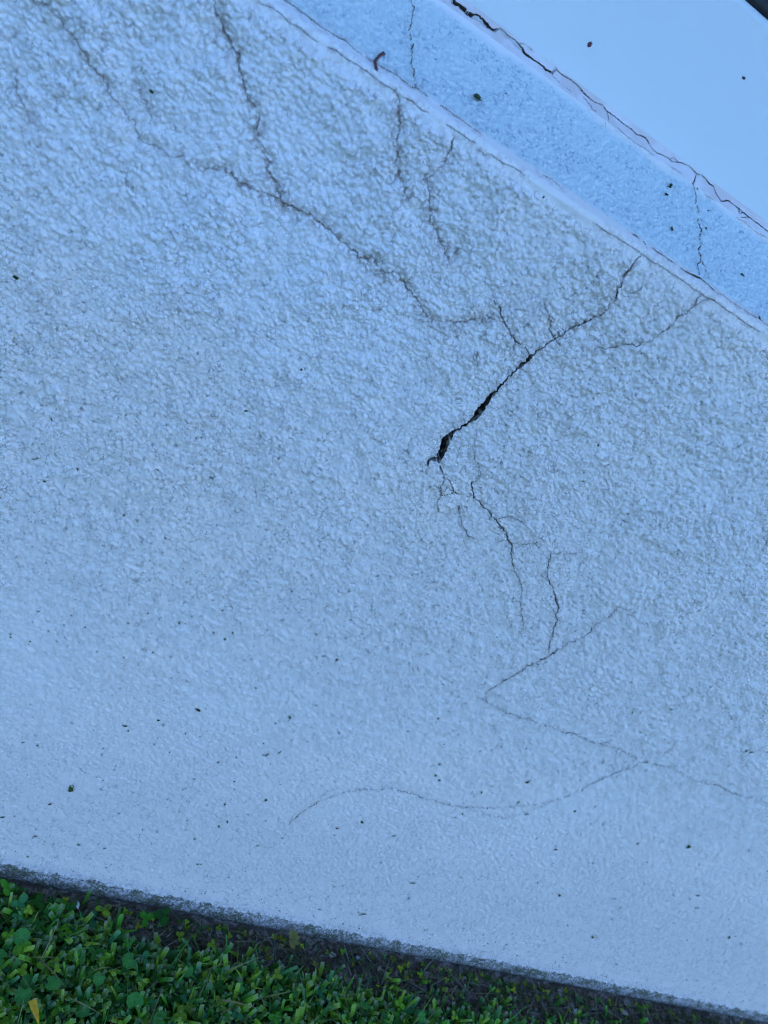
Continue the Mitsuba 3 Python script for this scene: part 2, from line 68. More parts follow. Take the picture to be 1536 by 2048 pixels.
def paint_colour(p, n, uv):
    x, z = p.x * 1000, (p.z + 0.6 * dr.maximum(p.y - 0.0015, 0)) * 1000
    e1, e2 = crackle(x, z)
    zone = (0.22 + 0.78 * mikit.smoothstep(230, 470, z + 110 * (mikit.fbm(x * 0.02, z * 0.02, 5.0) - 0.5))) * (1 - mikit.smoothstep(744, 749, z)) * mikit.smoothstep(0, 60, z)
    l1 = 1 - mikit.smoothstep(0.02, 0.11, e1)
    l2 = 1 - mikit.smoothstep(0.03, 0.17, e2)
    patch = mikit.smoothstep(0.25, 0.60, mikit.fbm(x * 0.11, z * 0.11, 2.0))
    patch2 = mikit.smoothstep(0.33, 0.62, mikit.fbm(x * 0.16 + 9, z * 0.16, 8.0))
    broken = mikit.smoothstep(0.30, 0.62, mikit.fbm(x * 0.36, z * 0.36, 12.0))
    line = dr.clip(l1 * (0.55 + 0.45 * patch) * (0.30 + 0.70 * broken) + 0.6 * l2 * (0.35 + 0.65 * patch2) * (0.4 + 0.6 * broken), 0, 1) * zone
    grime = mikit.smoothstep(0.45, 0.75, mikit.fbm(x * 0.035 + 4, z * 0.035, 3.0)) * mikit.smoothstep(420, 640, z) * (1 - mikit.smoothstep(749, 752, z))
    fleck = mikit.smoothstep(0.80, 0.9, N(x, z, 0.9, 70)) * mikit.smoothstep(0.5, 0.7, N(x, z, 0.13, 21)) * (1 - mikit.smoothstep(748, 751, z))
    warm = mikit.smoothstep(0.5, 0.8, mikit.fbm(x * 0.012 + 2, z * 0.012, 6.0))
    c = mikit.mix((0.83, 0.785, 0.69), (0.87, 0.805, 0.69), warm)
    lens_cast = mikit.smoothstep(540, 690, z + 120 * (mikit.fbm(x * 0.015, z * 0.015, 4.0) - 0.5)) * (1 - 0.75 * mikit.smoothstep(30, 190, x))
    c = mikit.mix(c, (0.815, 0.825, 0.785), lens_cast)          # cooler upper left: the colour shading of a lens, put into the paint
    dull = 1 - mikit.smoothstep(120, 420, z + 160 * (mikit.fbm(x * 0.012, z * 0.012, 44.0) - 0.5))
    c = mikit.mix(c, (0.755, 0.695, 0.605), dull)  # lower wall painted darker, standing in for the brighter light higher up
    on_sill = mikit.smoothstep(755, 758, z)
    grit = mikit.smoothstep(0.56, 0.80, 0.6 * N(x, z, 1.35, 61) + 0.4 * N(x, z, 0.6, 81)) * mikit.smoothstep(0.25, 0.6, N(x, z, 0.12, 91))
    c = mikit.mix(c, (0.33, 0.32, 0.28), grit * (0.44 * dull + 0.10) * (1 - on_sill))
    c = mikit.mix(c, mikit.mix((0.61, 0.725, 0.70), (0.24, 0.34, 0.40), 0.62 * grit), mikit.smoothstep(755, 758, z) * (1 - mikit.smoothstep(808, 816, z + 6 * (N(x, z, 0.06, 5) - 0.5))))  # sill specks: shade of small pits, put into the colour
    c = mikit.mix(c, (0.50, 0.455, 0.385), 0.02 * grime)
    c = mikit.mix(c, (0.15, 0.138, 0.125), (0.78 - 0.20 * lens_cast) * line)  # crazing lines: dirt, with the shade of unmodelled creases put into the colour
    c = mikit.mix(c, (0.05, 0.045, 0.04), (0.55 - 0.25 * lens_cast) * dr.clip(l1 + l2, 0, 1) * zone * mikit.smoothstep(0.60, 0.78, N(x, z, 1.1, 47)))
    c = mikit.mix(c, (0.40, 0.38, 0.33), 0.12 * fleck)
    # dirt caught along the cracks
    c = mikit.mix(c, (0.30, 0.245, 0.20), dr.clip(1.05 * uv.x * mikit.smoothstep(0.40, 0.70, mikit.fbm(x * 0.8, z * 0.8, 33.0)), 0, 1))
    # splashes of soil and algae creeping up from the bottom edge
    alg = mikit.smoothstep(0.0, 1.0, (8.0 - z) / 14.0 + 1.1 * (mikit.fbm(x * 0.25, z * 0.3, 1.0) - 0.5))
    c = mikit.mix(c, (0.20, 0.20, 0.13), 0.55 * alg * mikit.smoothstep(0.35, 0.6, N(x, z, 0.55, 15)))
    return c


def plinth_colour(p, n, uv):
    x, z = p.x * 1000, (p.z + 0.8 * p.y) * 1000
    f = mikit.fbm(x * 0.5, z * 0.5, 3.0)
    g = mikit.fbm(x * 0.09, z * 0.12, 9.0)
    c = mikit.mix((0.27, 0.255, 0.21), (0.54, 0.52, 0.48), mikit.smoothstep(0.4, 0.6, f))
    moss = mikit.smoothstep(0.45, 0.58, 0.55 * mikit.fbm(x * 0.8 + 5, z * 0.8, 1.0) + 0.45 * g)
    c = mikit.mix(c, (0.085, 0.10, 0.045), 0.85 * moss)
    c = mikit.mix(c, (0.06, 0.075, 0.035), 0.8 * mikit.smoothstep(-18, -27, z + 10 * (g - 0.5)))
    return c


def sealant_colour(p, n, uv):
    x, z = p.x * 1000, p.z * 1000
    return mikit.mix((0.74, 0.705, 0.68), (0.66, 0.60, 0.56), mikit.smoothstep(0.35, 0.65, mikit.fbm(x * 0.12, z * 0.3, 4.0)))


def soil_colour(p, n, uv):
    x, y = p.x, p.y
    f = mikit.fbm(x * 130, y * 130, 2.0)
    c = mikit.mix((0.10, 0.082, 0.066), (0.30, 0.26, 0.225), mikit.smoothstep(0.42, 0.75, f))
    far = mikit.smoothstep(-0.9, -1.2, y + 0.1 * (mikit.noise(x * 6, y * 6) - 0.5))
    green = mikit.mix((0.03, 0.075, 0.018), (0.06, 0.14, 0.03), mikit.fbm(x * 40, y * 40, 1.0))
    return mikit.mix(c, green, far)


def diffuse(fn):
    return {"type": "twosided", "bsdf": {"type": "diffuse", "reflectance": mikit.proc(fn) if callable(fn) else {"type": "rgb", "value": list(fn)}}}


def plain(rgb, rough=0.6, **kw):
    return {"type": "twosided", "bsdf": {"type": "principled", "base_color": {"type": "rgb", "value": list(rgb)}, "roughness": rough, "specular": 0.4, **kw}}


VC = {"type": "mesh_attribute", "name": "vertex_color"}
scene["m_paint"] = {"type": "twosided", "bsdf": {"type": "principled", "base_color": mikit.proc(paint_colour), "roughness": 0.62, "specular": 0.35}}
scene["m_plinth"] = diffuse(plinth_colour)
scene["m_sealant"] = {"type": "twosided", "bsdf": {"type": "principled", "base_color": mikit.proc(sealant_colour), "roughness": 0.5, "specular": 0.4}}
scene["m_soil"] = diffuse(soil_colour)
scene["m_crack"] = diffuse((0.055, 0.05, 0.042))
scene["m_mortar"] = diffuse(lambda p, n, uv: mikit.mix((0.04, 0.036, 0.03), (0.30, 0.275, 0.235), mikit.smoothstep(0.42, 0.66, mikit.fbm(p.x * 420, p.z * 300, p.y * 420))))
scene["m_hairline"] = diffuse((0.13, 0.115, 0.095))
scene["m_crack_soft"] = diffuse((0.27, 0.22, 0.18))
scene["m_frame"] = plain((0.69, 0.755, 0.73), 0.32, clearcoat=0.3, clearcoat_gloss=0.6)
scene["m_gasket"] = plain((0.015, 0.015, 0.016), 0.5)
scene["m_glass"] = {"type": "thindielectric", "int_ior": 1.5}
scene["m_room"] = diffuse((0.25, 0.23, 0.21))
scene["m_roof"] = diffuse((0.16, 0.08, 0.06))
scene["m_leaf"] = {"type": "principledthin", "base_color": VC, "roughness": 0.42, "diff_trans": 0.5, "eta": 1.4}
scene["m_dry"] = {"type": "twosided", "bsdf": {"type": "diffuse", "reflectance": VC}}
scene["m_millipede"] = plain((0.10, 0.018, 0.020), 0.35, clearcoat=0.5)

# ---------------------------------------------------------------- the wall, sill and sealant: one chart (x, s) over the profile of the house front
WALL_TOP, SLOPE = 0.7488, 0.445
prof = [(-0.0085, -0.070), (-0.0085, -0.028), (-0.0080, -0.0125), (-0.0062, -0.0050), (-0.0028, -0.0012), (-0.0004, 0.0020), (0.0, 0.006)]
wall_y = [(0.0, z) for z in np.linspace(0.012, 0.740, 40)]
bead = [(0.0, 0.7468), (-0.0005, 0.7482), (-0.0007, 0.7494), (-0.0002, 0.7506), (0.0009, 0.7516), (0.0025, 0.7522), (0.0043, 0.7526), (0.0060, 0.7531)]
slope = [(y, 0.7502 + SLOPE * y) for y in np.linspace(0.0072, 0.0640, 20)]
cove = [(0.0664, 0.7799), (0.0682, 0.7809), (0.0696, 0.7819), (0.0704, 0.7830), (0.0706, 0.7842)]
PROF = np.array(prof + wall_y + bead + slope + cove)
seg = np.linalg.norm(np.diff(PROF, axis=0), axis=1)
PS = np.concatenate([[0], np.cumsum(seg)])
i0 = len(prof) - 1
PS = PS - PS[i0] + PROF[i0, 1]                      # s equals the height on the flat wall
tan = np.gradient(PROF, PS, axis=0)
tan /= np.linalg.norm(tan, axis=1, keepdims=True)
PNRM = np.stack([-tan[:, 1], tan[:, 0]], 1)          # outwards
S_SILL0, S_SILL1, S_COVE, S_END = np.interp(0.7472, PROF[:len(prof) + 42, 1], PS[:len(prof) + 42]), PS[len(prof) + 40 + 7], PS[len(prof) + 40 + 8 + 19], PS[-1]


def s_of_y(y):                                       # a place on the sloped sill, y behind the wall's face
    return S_SILL1 + (y - 0.0060) * math.hypot(1, SLOPE)


def on_front(x, s, h=0.0):
    y, z = np.interp(s, PS, PROF[:, 0]), np.interp(s, PS, PROF[:, 1])
    ny, nz = np.interp(s, PS, PNRM[:, 0]), np.interp(s, PS, PNRM[:, 1])
    return np.stack([x, y + ny * h, z + nz * h], -1)


def vor(x, y):
    a, b, _ = mikit.voronoi(mi.Float(np.ascontiguousarray(x, dtype=np.float32)), mi.Float(np.ascontiguousarray(y, dtype=np.float32)))
    return np.array(a), np.array(b)


def nz(x, y, f, seed=0, octaves=1):
    p = np.stack([x * f, y * f, np.full_like(x, 0.37)], -1)
    return meshkit.fbm(p, octaves, seed) if octaves > 1 else meshkit.noise(p, seed)


def step(a, b, x):
    t = np.clip((x - a) / (b - a), 0, 1)
    return t * t * (3 - 2 * t)


def relief(x, s):
    """Height in metres of the coating at (x, s): lumps with sharp valleys above, orange peel below and on the sill."""
    X, Z = x * 1000, s * 1000
    e1, e2 = (np.array(v) for v in crackle(mi.Float(np.ascontiguousarray(X, dtype=np.float32)), mi.Float(np.ascontiguousarray(Z, dtype=np.float32))))
    open1 = step(0.30, 0.62, nz(X, Z, 0.09, 41, 2))
    dome = 0.40 * step(0.0, 0.55, e1) * (0.4 + open1) + 0.25 * step(0.0, 0.6, e2)
    wx = X + 3.4 * (nz(X, Z, 0.13, 1) - 0.5) + 1.6 * (nz(X, Z, 0.4, 2) - 0.5)
    wz = Z + 3.4 * (nz(X, Z, 0.13, 3) - 0.5) + 1.6 * (nz(X, Z, 0.4, 4) - 0.5)
    a1, b1 = vor(wx / 5.8, wz / 5.0)
    a2, b2 = vor(wx / 2.7 + 50, wz / 2.5)
    knob = 2.3 * np.sqrt(np.minimum(1, 1.3 * (b1 - a1))) * step(0.25, 0.65, nz(X, Z, 0.06, 46)) + 1.6 * np.sqrt(np.minimum(1, 1.3 * (b2 - a2)))
    a3, b3 = vor((X + 5 * (nz(X, Z, 0.08, 51) - 0.5)) / 11.5 + 7, (Z + 5 * (nz(X, Z, 0.08, 52) - 0.5)) / 9.0)
    knob = knob + 2.0 * np.sqrt(np.minimum(1, 1.4 * (b3 - a3))) * step(540, 680, Z) * (1 - step(10, 130, X)) * step(0.3, 0.6, nz(X, Z, 0.05, 53))
    pit = np.abs(nz(X, Z, 0.30, 42) - 0.5) + 0.6 * np.abs(nz(X, Z, 0.62, 43) - 0.5)
    broad = nz(X, Z, 0.045, 5, 3) - 0.5
    lump = nz(X, Z, 0.13, 6, 3) - 0.5
    fine = nz(X, Z, 0.42, 8, 3) - 0.5
    up = step(240, 620, Z + 160 * (nz(X, Z, 0.012, 12, 2) - 0.5))
    amp = (0.16 + 0.84 * up) * (0.58 + 0.36 * step(0.3, 0.7, nz(X, Z, 0.03, 13)))
    h = amp * (knob + 0.8 * dome + 6.2 * lump + 2.6 * fine + 1.4 * pit) + 1.6 * broad * (0.3 + 0.7 * up)
    h += (1 - up) * (1.1 * (nz(X, Z, 0.42, 9, 2) - 0.5) + 1.6 * (nz(X, Z, 0.80, 48) - 0.5) + 1.0 * fine + 1.3 * lump - 0.8 * step(0.62, 0.80, nz(X, Z, 0.36, 44)))
    sa, sb = vor(X / 2.0 + 0.8 * nz(X, Z, 0.4, 26), Z / 2.0 + 0.8 * nz(X, Z, 0.4, 27))
    sill = 1.1 * np.minimum(1, sb - sa) - 0.6 * step(0.60, 0.75, nz(X, Z, 0.5, 28)) + 1.8 * (nz(X, Z, 0.62, 20, 2) - 0.5) + 0.9 * (nz(X, Z, 0.26, 21, 2) - 0.5)
    d = np.minimum(np.abs(Z - S_SILL1 * 1000 - 1), 99)
    sill_w = step(S_SILL1 * 1000 + 0.3, S_SILL1 * 1000 + 4.0, Z) * (1 - 0.9 * step(S_COVE * 1000 - 9, S_COVE * 1000 - 3, Z + 3 * (nz(X, Z, 0.05, 23) - 0.5)))
    bead_r = 0.10 * (nz(X, Z, 0.35, 22, 2) - 0.5) + 0.9 * (nz(X, Z * 0.2, 0.035, 24, 2) - 0.5)
    k = step(S_SILL0 * 1000 - 3.5, S_SILL0 * 1000 + 1.2, Z + 2.5 * (nz(X, Z, 0.09, 25) - 0.5))
    plinth = 2.2 * (nz(X, Z, 0.13, 30, 3) - 0.5) + 1.5 * (nz(X, Z, 0.5, 31, 2) - 0.5)
    q = 1 - step(-6, 5, Z + 5 * (nz(X, Z, 0.08, 33) - 0.5))
    h = h * (1 - k) + k * (sill * sill_w + bead_r * (1 - sill_w) * (1 - step(S_COVE * 1000 - 8, S_COVE * 1000, Z) * 0.4))
    h = h * (1 - q) + plinth * q
    return h * 1e-3


def rough_line(pts, ds=0.30, rag=0.22, seed=0):
    """Polyline (x, s, half width) in mm, resampled with a ragged course and an uneven width."""
    p = np.array(pts, float)
    L = np.concatenate([[0], np.cumsum(np.hypot(*np.diff(p[:, :2], axis=0).T) + 1e-6)])
    n = max(4, int(L[-1] / ds))
    t = np.linspace(0, L[-1], n)
    x, s, w = (np.interp(t, L, p[:, k]) for k in range(3))
    q = np.stack([t * 0.55, np.full_like(t, seed * 7.3), np.zeros_like(t)], -1)
    end = np.minimum(1, np.minimum(t, L[-1] - t) / 1.5)
    x = x + end * rag * 2 * ((meshkit.fbm(q, 3, 5) - 0.5) * 2.2)
    s = s + end * rag * 2 * ((meshkit.fbm(q + 31, 3, 6) - 0.5) * 2.2)
    return x, s, w, t


cracks = []      # (x, s, half width, depth factor, name)


def add_cracks(lines, to_s, name, rag=0.22, soft=None, keep=0.75):
    for j, l in enumerate(lines):
        seed = len(cracks) + 1
        x, s, w, t = rough_line(l, rag=rag, seed=seed)
        q = np.stack([t * 0.5, np.full_like(t, seed * 3.1), np.zeros_like(t)], -1)
        if keep < 1:
            w = w * (0.45 + 1.15 * meshkit.fbm(q, 3, 9))
            w = np.where(w < 0.045, 0.045, w)
            w = np.where(meshkit.noise(q * 0.45 + 70, 3) > keep, 0.0, w)
        cracks.append(dict(x=x * 1e-3, s=to_s(s * 1e-3), w=w * 1e-3, name=name, soft=bool(soft and soft(l))))


same = lambda s: s
add_cracks([MAIN], same, "wide_crack", rag=0.30, keep=1)
def dirty(l):                                            # the dirt-filled grooves under the left of the sill
    return max(p[1] for p in l) > 668 and min(p[0] for p in l) < 120


add_cracks([[(a, b, 0.85 * c) for a, b, c in l] for l in HAIR if not dirty(l) and l[0][1] >= 560], same, "hairline_crack", rag=0.45, keep=0.90)
add_cracks([[(a, b, 0.68 * c) for a, b, c in l] for l in HAIR if not dirty(l) and l[0][1] < 560], same, "hairline_crack", rag=0.95, keep=0.84)
add_cracks([[(a, b, (0.42 if min(p[0] for p in l) < -45 else 0.58 if b > 666 else 0.34) * c) for a, b, c in l] for l in HAIR if dirty(l)], same, "hairline_crack", rag=0.62, soft=dirty, keep=0.95)
add_cracks([[(a, b, 0.7 * c) for a, b, c in l] for l in RIM1], same, "rim_crack", rag=0.16, soft=lambda l: True, keep=0.78)
add_cracks(RIM2, s_of_y, "rim_crack", rag=0.16, keep=0.86)
add_cracks(SILLC, s_of_y, "sill_crack", rag=0.22, keep=0.9)
add_cracks([[(a, b, c * (1 if k == 0 else 0.35 if k == len(WINC) - 1 else 0.7)) for a, b, c in l] for k, l in enumerate(WINC)], s_of_y, "sealant_crack", rag=0.14, keep=0.97)

# points of the chart, finest where the wall is nearest to the window
X0, X1, XD0, XD1 = -0.75, 2.4, -0.16, 1.32
CELL = 0.012
cx, cs = np.meshgrid(np.arange(X0, X1, CELL), np.arange(PS[0], S_END, CELL), indexing="ij")
cx, cs = cx.ravel(), cs.ravel()
pos = on_front(cx + CELL / 2, np.minimum(cs + CELL / 2, S_END))
dist = np.linalg.norm(pos - np.array([0.02, -0.33, 0.80]), axis=1)
space = 0.00128 * dist
space = np.where((cs < 0.002) & (cx > -0.1) & (cx < 1.3), np.minimum(space, 0.0010), space)
outside = np.maximum(0, np.maximum(XD0 - cx - 0.25 * (0.75 - cs), cx - (0.36 + (0.75 - cs) * 1.25)))
space = np.clip(space + 0.030 * np.maximum(0, outside), 0.0005, 0.006)
ndiv = np.ceil(CELL / space).astype(int)
P2 = []
for n in np.unique(ndiv):
    m = ndiv == n
    gi, gj = np.meshgrid(np.arange(n), np.arange(n), indexing="ij")
    jx, js = (rng.uniform(-0.32, 0.32, (m.sum(), n * n)) for _ in range(2))
    P2.append(np.stack([(cx[m][:, None] + (gi.ravel() + 0.5 + jx) * CELL / n).ravel(), (cs[m][:, None] + (gj.ravel() + 0.5 + js) * CELL / n).ravel()], -1))
P2 = np.vstack(P2)
P2 = P2[(P2[:, 1] < S_END - 0.0004) & (P2[:, 1] > PS[0] + 0.0004) & (P2[:, 0] > X0 + 0.0004) & (P2[:, 0] < X1 - 0.0004)]
ex = np.arange(X0, X1 + 1e-9, 0.003)
es = np.linspace(PS[0], S_END, 280)
edge = np.vstack([np.stack([ex, np.full_like(ex, PS[0])], 1), np.stack([ex, np.full_like(ex, S_END)], 1), np.stack([np.full_like(es, X0), es], 1), np.stack([np.full_like(es, X1), es], 1)])

rows, rdrop, rkind, rid = [], [], [], []        # crack points: place, drop, 1 inside / 2 rim / 0 shoulder, crack number
for k, c in enumerate(cracks):
    x, s, w = c["x"], c["s"], c["w"]
    tx, ts = np.gradient(x), np.gradient(s)
    L = np.hypot(tx, ts) + 1e-12
    nx, ns = -ts / L, tx / L
    live = w > 0.00002
    wide = c["name"] == "wide_crack" or w.max() > 0.0009
    t = np.arange(len(x))
    if wide:
        wl = w * (0.75 + 0.6 * meshkit.fbm(np.stack([t * 0.21, t * 0, t * 0], -1), 3, 40 + k))
        wr = w * (0.75 + 0.6 * meshkit.fbm(np.stack([t * 0.21, t * 0 + 5, t * 0], -1), 3, 41 + k))
        open_ = np.clip(w / 0.0012, 0, 1)
        deep = (0.0008 + 0.013 * open_) * (0.55 + 0.75 * meshkit.fbm(np.stack([t * 0.12, t * 0, t * 0 + 9], -1), 3, 77))
        lay = [(-1.0, 0, 2), (-0.80, 0.55, 1), (-0.4, 1.0, 1), (0.0, 1.0, 1), (0.4, 0.95, 1), (0.80, 0.65, 1), (1.0, 0, 2)]
    else:
        wl = wr = w
        deep = 3.0 * w + 0.00025
        lay = [(-1.0, 0, 2), (0.0, 1.0, 1), (1.0, 0, 2)]
    for o, d, kind in lay:
        ww = np.where(o < 0, wl, wr)
        off = o * np.maximum(ww, 0.00004)
        rows.append(np.stack([x + nx * off, s + ns * off], 1))
        rdrop.append(d * deep * live)
        rkind.append(np.where(live, kind, 0))
        rid.append(np.full(len(x), k))
    for o in (-1, 1):
        off = o * (np.maximum(wl if o < 0 else wr, 0.00006) + 0.00045)
        rows.append(np.stack([x + nx * off, s + ns * off], 1)[::2])
        rdrop.append(np.zeros(len(x))[::2]), rkind.append(np.zeros(len(x), int)[::2]), rid.append(np.full(len(x), k)[::2])
rows, rdrop, rkind, rid = np.vstack(rows), np.concatenate(rdrop), np.concatenate(rkind), np.concatenate(rid)
# shoulders and rims of one crack that fall inside another one are dropped
centre = np.vstack([np.stack([c["x"], c["s"]], 1) for c in cracks])
cw = np.concatenate([np.where(c["w"] > 2e-5, c["w"], 0) for c in cracks])
soft_at = np.concatenate([np.full(len(c["x"]), {"wide_crack": 0.8, "hairline_crack": (0.5 if c["x"].min() < -0.045 or np.ptp(c["s"]) + np.ptp(c["x"]) < 0.03 else 1.0) if c["soft"] else (0.45 if c["s"].max() > 0.56 else 0.28), "rim_crack": 0.5}.get(c["name"], 0.35)) for c in cracks])
cid = np.concatenate([np.full(len(c["x"]), k) for k, c in enumerate(cracks)])
tree = cKDTree(centre)
d, i = tree.query(rows, k=6)
clash = ((d < cw[i] * 0.98) & (cid[i] != rid[:, None])).any(1) & (rkind != 1)
ok = ~clash & (rows[:, 1] < S_END - 0.0002) & (rows[:, 0] > X0)
rows, rdrop, rkind, rid = rows[ok], rdrop[ok], rkind[ok], rid[ok]
d, i = tree.query(P2, distance_upper_bound=0.006)
near = np.isfinite(d)
w_at = np.zeros(len(P2))
w_at[near] = cw[i[near]]
P2 = P2[d > w_at + 0.00055]
ALL = np.vstack([P2, edge, rows])
drop = np.concatenate([np.zeros(len(P2) + len(edge)), rdrop])
kind = np.concatenate([np.zeros(len(P2) + len(edge), int), rkind])
ident = np.concatenate([np.full(len(P2) + len(edge), -1), rid])
tri = Delaunay(ALL * 1000).simplices
V0 = on_front(ALL[:, 0], ALL[:, 1])
H = relief(ALL[:, 0], ALL[:, 1])
# the coating stands up a little along the edges of the cracks
d, i = tree.query(ALL, distance_upper_bound=0.004)
STAIN = np.where(np.isfinite(d), np.exp(-np.minimum(d, 1) / 0.0030), 0) * np.append(cw > 0, False)[i] * np.append(soft_at, 0.0)[i]
lip = np.where(np.isfinite(d), 1, 0) * 0.00022 * np.exp(-np.clip(d, 0, 1) / 0.0011)
groove = np.append(np.where(soft_at >= 1, 1.0, np.where(np.array([cracks[k]["soft"] for k in cid]), 0.6, 0.0)), 0.0)[i] * np.where(np.isfinite(d), np.exp(-(np.minimum(d, 1) / 0.0022) ** 2), 0) * 0.0011
H = H - groove * (0.4 + 1.2 * nz(ALL[:, 0], ALL[:, 1], 150.0, 90, 2))
fade = step(X0, X0 + 0.03, ALL[:, 0]) * (1 - step(X1 - 0.03, X1, ALL[:, 0]))
V = on_front(ALL[:, 0], ALL[:, 1], (H + lip) * fade - drop)
ar = np.cross(V0[tri[:, 1]] - V0[tri[:, 0]], V0[tri[:, 2]] - V0[tri[:, 0]])
mid = ALL[tri].mean(1)
out = np.stack([np.zeros(len(tri)), np.interp(mid[:, 1], PS, PNRM[:, 0]), np.interp(mid[:, 1], PS, PNRM[:, 1])], 1)
flip = (ar * out).sum(1) < 0
tri[flip] = tri[flip][:, ::-1]
fn = np.cross(V[tri[:, 1]] - V[tri[:, 0]], V[tri[:, 2]] - V[tri[:, 0]])
VN = np.zeros_like(V)
for k in range(3):
    np.add.at(VN, tri[:, k], fn)
VN /= np.linalg.norm(VN, axis=1, keepdims=True) + 1e-20

UV = np.stack([STAIN, np.zeros_like(STAIN)], 1)            # how near to a dirty crack, for the paint
inside = (kind[tri] == 1).any(1) & (kind[tri] >= 1).all(1)
first = np.where(kind[tri] == 1, ident[tri], -1).max(1)
part_of = np.where(inside, first, -1)


def piece(key, mask, bsdf):
    f = tri[mask]
    if not len(f):
        return False
    u, inv = np.unique(f, return_inverse=True)
    path = meshkit.write_ply((V[u], inv.reshape(-1, 3)), False, UV[u], None, normals=VN[u])
    scene[key] = {"type": "ply", "filename": path, "face_normals": False, "bsdf": {"type": "ref", "id": bsdf}}
    return True


surf = part_of < 0
foot = -0.0015 + 0.011 * (nz(mid[:, 0] * 1000, mid[:, 1] * 1000, 0.16, 71, 3) - 0.5)
ms = mid[:, 1]
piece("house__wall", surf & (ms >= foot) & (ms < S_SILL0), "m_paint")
label("house", "white rendered house with a cracked lumpy wall under its window", "house")
labels["house__wall"] = {"label": "lumpy white painted wall under the sill, crazed and cracked"}
piece("house__sill", surf & (ms >= S_SILL0) & (ms < S_COVE), "m_paint")
labels["house__sill"] = {"label": "sloping white window sill with a smooth rounded front edge"}
piece("house__sealant", surf & (ms >= S_COVE), "m_sealant")
labels["house__sealant"] = {"label": "old greyish sealant bead crumbling along the window frame"}
piece("house__plinth", surf & (ms < foot), "m_plinth")
labels["house__plinth"] = {"label": "grey mossy unpainted foot of the wall at the soil"}
holder = {"wide_crack": "house__wall", "hairline_crack": "house__wall", "rim_crack": "house__sill", "sill_crack": "house__sill", "sealant_crack": "house__sealant"}
for k, c in enumerate(cracks):
    name = {"rim_crack": "crack", "sill_crack": "crack", "sealant_crack": "crack"}.get(c["name"], c["name"])
    key = numbered(holder[c["name"]] + "__" + name)
    if piece(key, part_of == k, "m_mortar" if c["name"] == "wide_crack" else "m_crack_soft" if c["soft"] else "m_hairline" if c["name"] == "hairline_crack" else "m_crack") and c["name"] == "wide_crack":
        labels[key] = {"label": "wide black open crack running down from the sill"}

# the rest of the house: plain masonry round the window, a body and a roof behind
WX0, WX1, WZ1, DEEP = -0.75, 0.95, 1.85, 0.60


def box(x0, x1, y0, y1, z0, z1):
    m = trimesh.creation.box((x1 - x0, y1 - y0, z1 - z0))
    m.apply_translation(((x0 + x1) / 2, (y0 + y1) / 2, (z0 + z1) / 2))
    return m


def soft_box(x0, x1, y0, y1, z0, z1, r=0.003, n=4):
    import manifold3d as m3
    s = [m3.Manifold.sphere(r, 4 * n).translate((x, y, z)) for x in (x0 + r, x1 - r) for y in (y0 + r, y1 - r) for z in (z0 + r, z1 - r)]
    return m3.Manifold.batch_hull(s)


def add(key, mesh, bsdf, smooth=False, **kw):
    key = numbered(key)
    scene[key] = mikit.ply(mesh, bsdf, smooth=smooth, **kw)
    return key


shell = [box(-3.2, X0, 0.0, DEEP, -0.3, 2.8), box(X1, 4.2, 0.0, DEEP, -0.3, 2.8), box(X0, X1, 0.0, DEEP, WZ1, 2.8), box(WX1, X1, 0.0, DEEP, 0.7895, WZ1),
         box(X0, X1, 0.03, DEEP, -0.3, 0.715), box(X0, X1, 0.0735, DEEP, 0.715, 0.7745)]
add("house__masonry", trimesh.util.concatenate(shell), "m_paint")
add("house__body", box(-3.2, 4.2, DEEP, 7.0, -0.3, 2.8), "m_room")
roof = trimesh.Trimesh([[-3.7, -0.5, 2.75], [4.7, -0.5, 2.75], [4.7, 7.5, 2.75], [-3.7, 7.5, 2.75], [-3.7, 3.5, 4.6], [4.7, 3.5, 4.6]],
                       [[0, 1, 5], [0, 5, 4], [2, 3, 4], [2, 4, 5], [1, 2, 5], [3, 0, 4], [0, 3, 2], [0, 2, 1]])
add("house__roof", roof, "m_roof")
# right end of the sill: the masonry beyond the window stands on it
# ---------------------------------------------------------------- the window
FZ0, FZ1, FY = 0.7745, 0.8475, 0.0708
labels["house__window"] = {"label": "white plastic window standing on the sill"}
add("house__window__frame", soft_box(WX0, WX1, FY, FY + 0.065, FZ0, FZ1, 0.0035), "m_frame", smooth=35)
labels["house__window__frame"] = {"label": "smooth white bottom rail of the window frame"}
add("house__window__side_frame", soft_box(WX0, WX0 + 0.07, FY, FY + 0.065, FZ1, WZ1, 0.003), "m_frame", smooth=35)
add("house__window__side_frame", soft_box(WX1 - 0.07, WX1, FY, FY + 0.065, FZ1, WZ1, 0.003), "m_frame", smooth=35)
add("house__window__top_frame", soft_box(WX0 + 0.07, WX1 - 0.07, FY, FY + 0.065, WZ1 - 0.07, WZ1, 0.003), "m_frame", smooth=35)
add("house__window__gasket", soft_box(WX0 + 0.07, WX1 - 0.07, FY + 0.002, FY + 0.012, FZ1 + 0.0002, FZ1 + 0.0055, 0.0018), "m_gasket", smooth=35)
add("house__window__pane", box(WX0 + 0.07, WX1 - 0.07, FY + 0.016, FY + 0.0165, FZ1 - 0.0002, WZ1 - 0.07), "m_gasket")
labels["house__window__gasket"] = {"label": "black rubber gasket above the white bottom rail"}


# ---------------------------------------------------------------- bits stuck to the wall, the sill and the frame
def spot(x, s, lift=0.0):
    """Place, outward normal, up-slope direction of the front at (x, s)."""
    h = float(relief(np.array([x]), np.array([s]))[0])
    p = on_front(np.array([x]), np.array([s]), h + lift)[0]
    ny, nz_ = np.interp(s, PS, PNRM[:, 0]), np.interp(s, PS, PNRM[:, 1])
    n = np.array([0, ny, nz_]) / math.hypot(ny, nz_)
    return p, n, np.cross(n, [1, 0, 0]) * -1


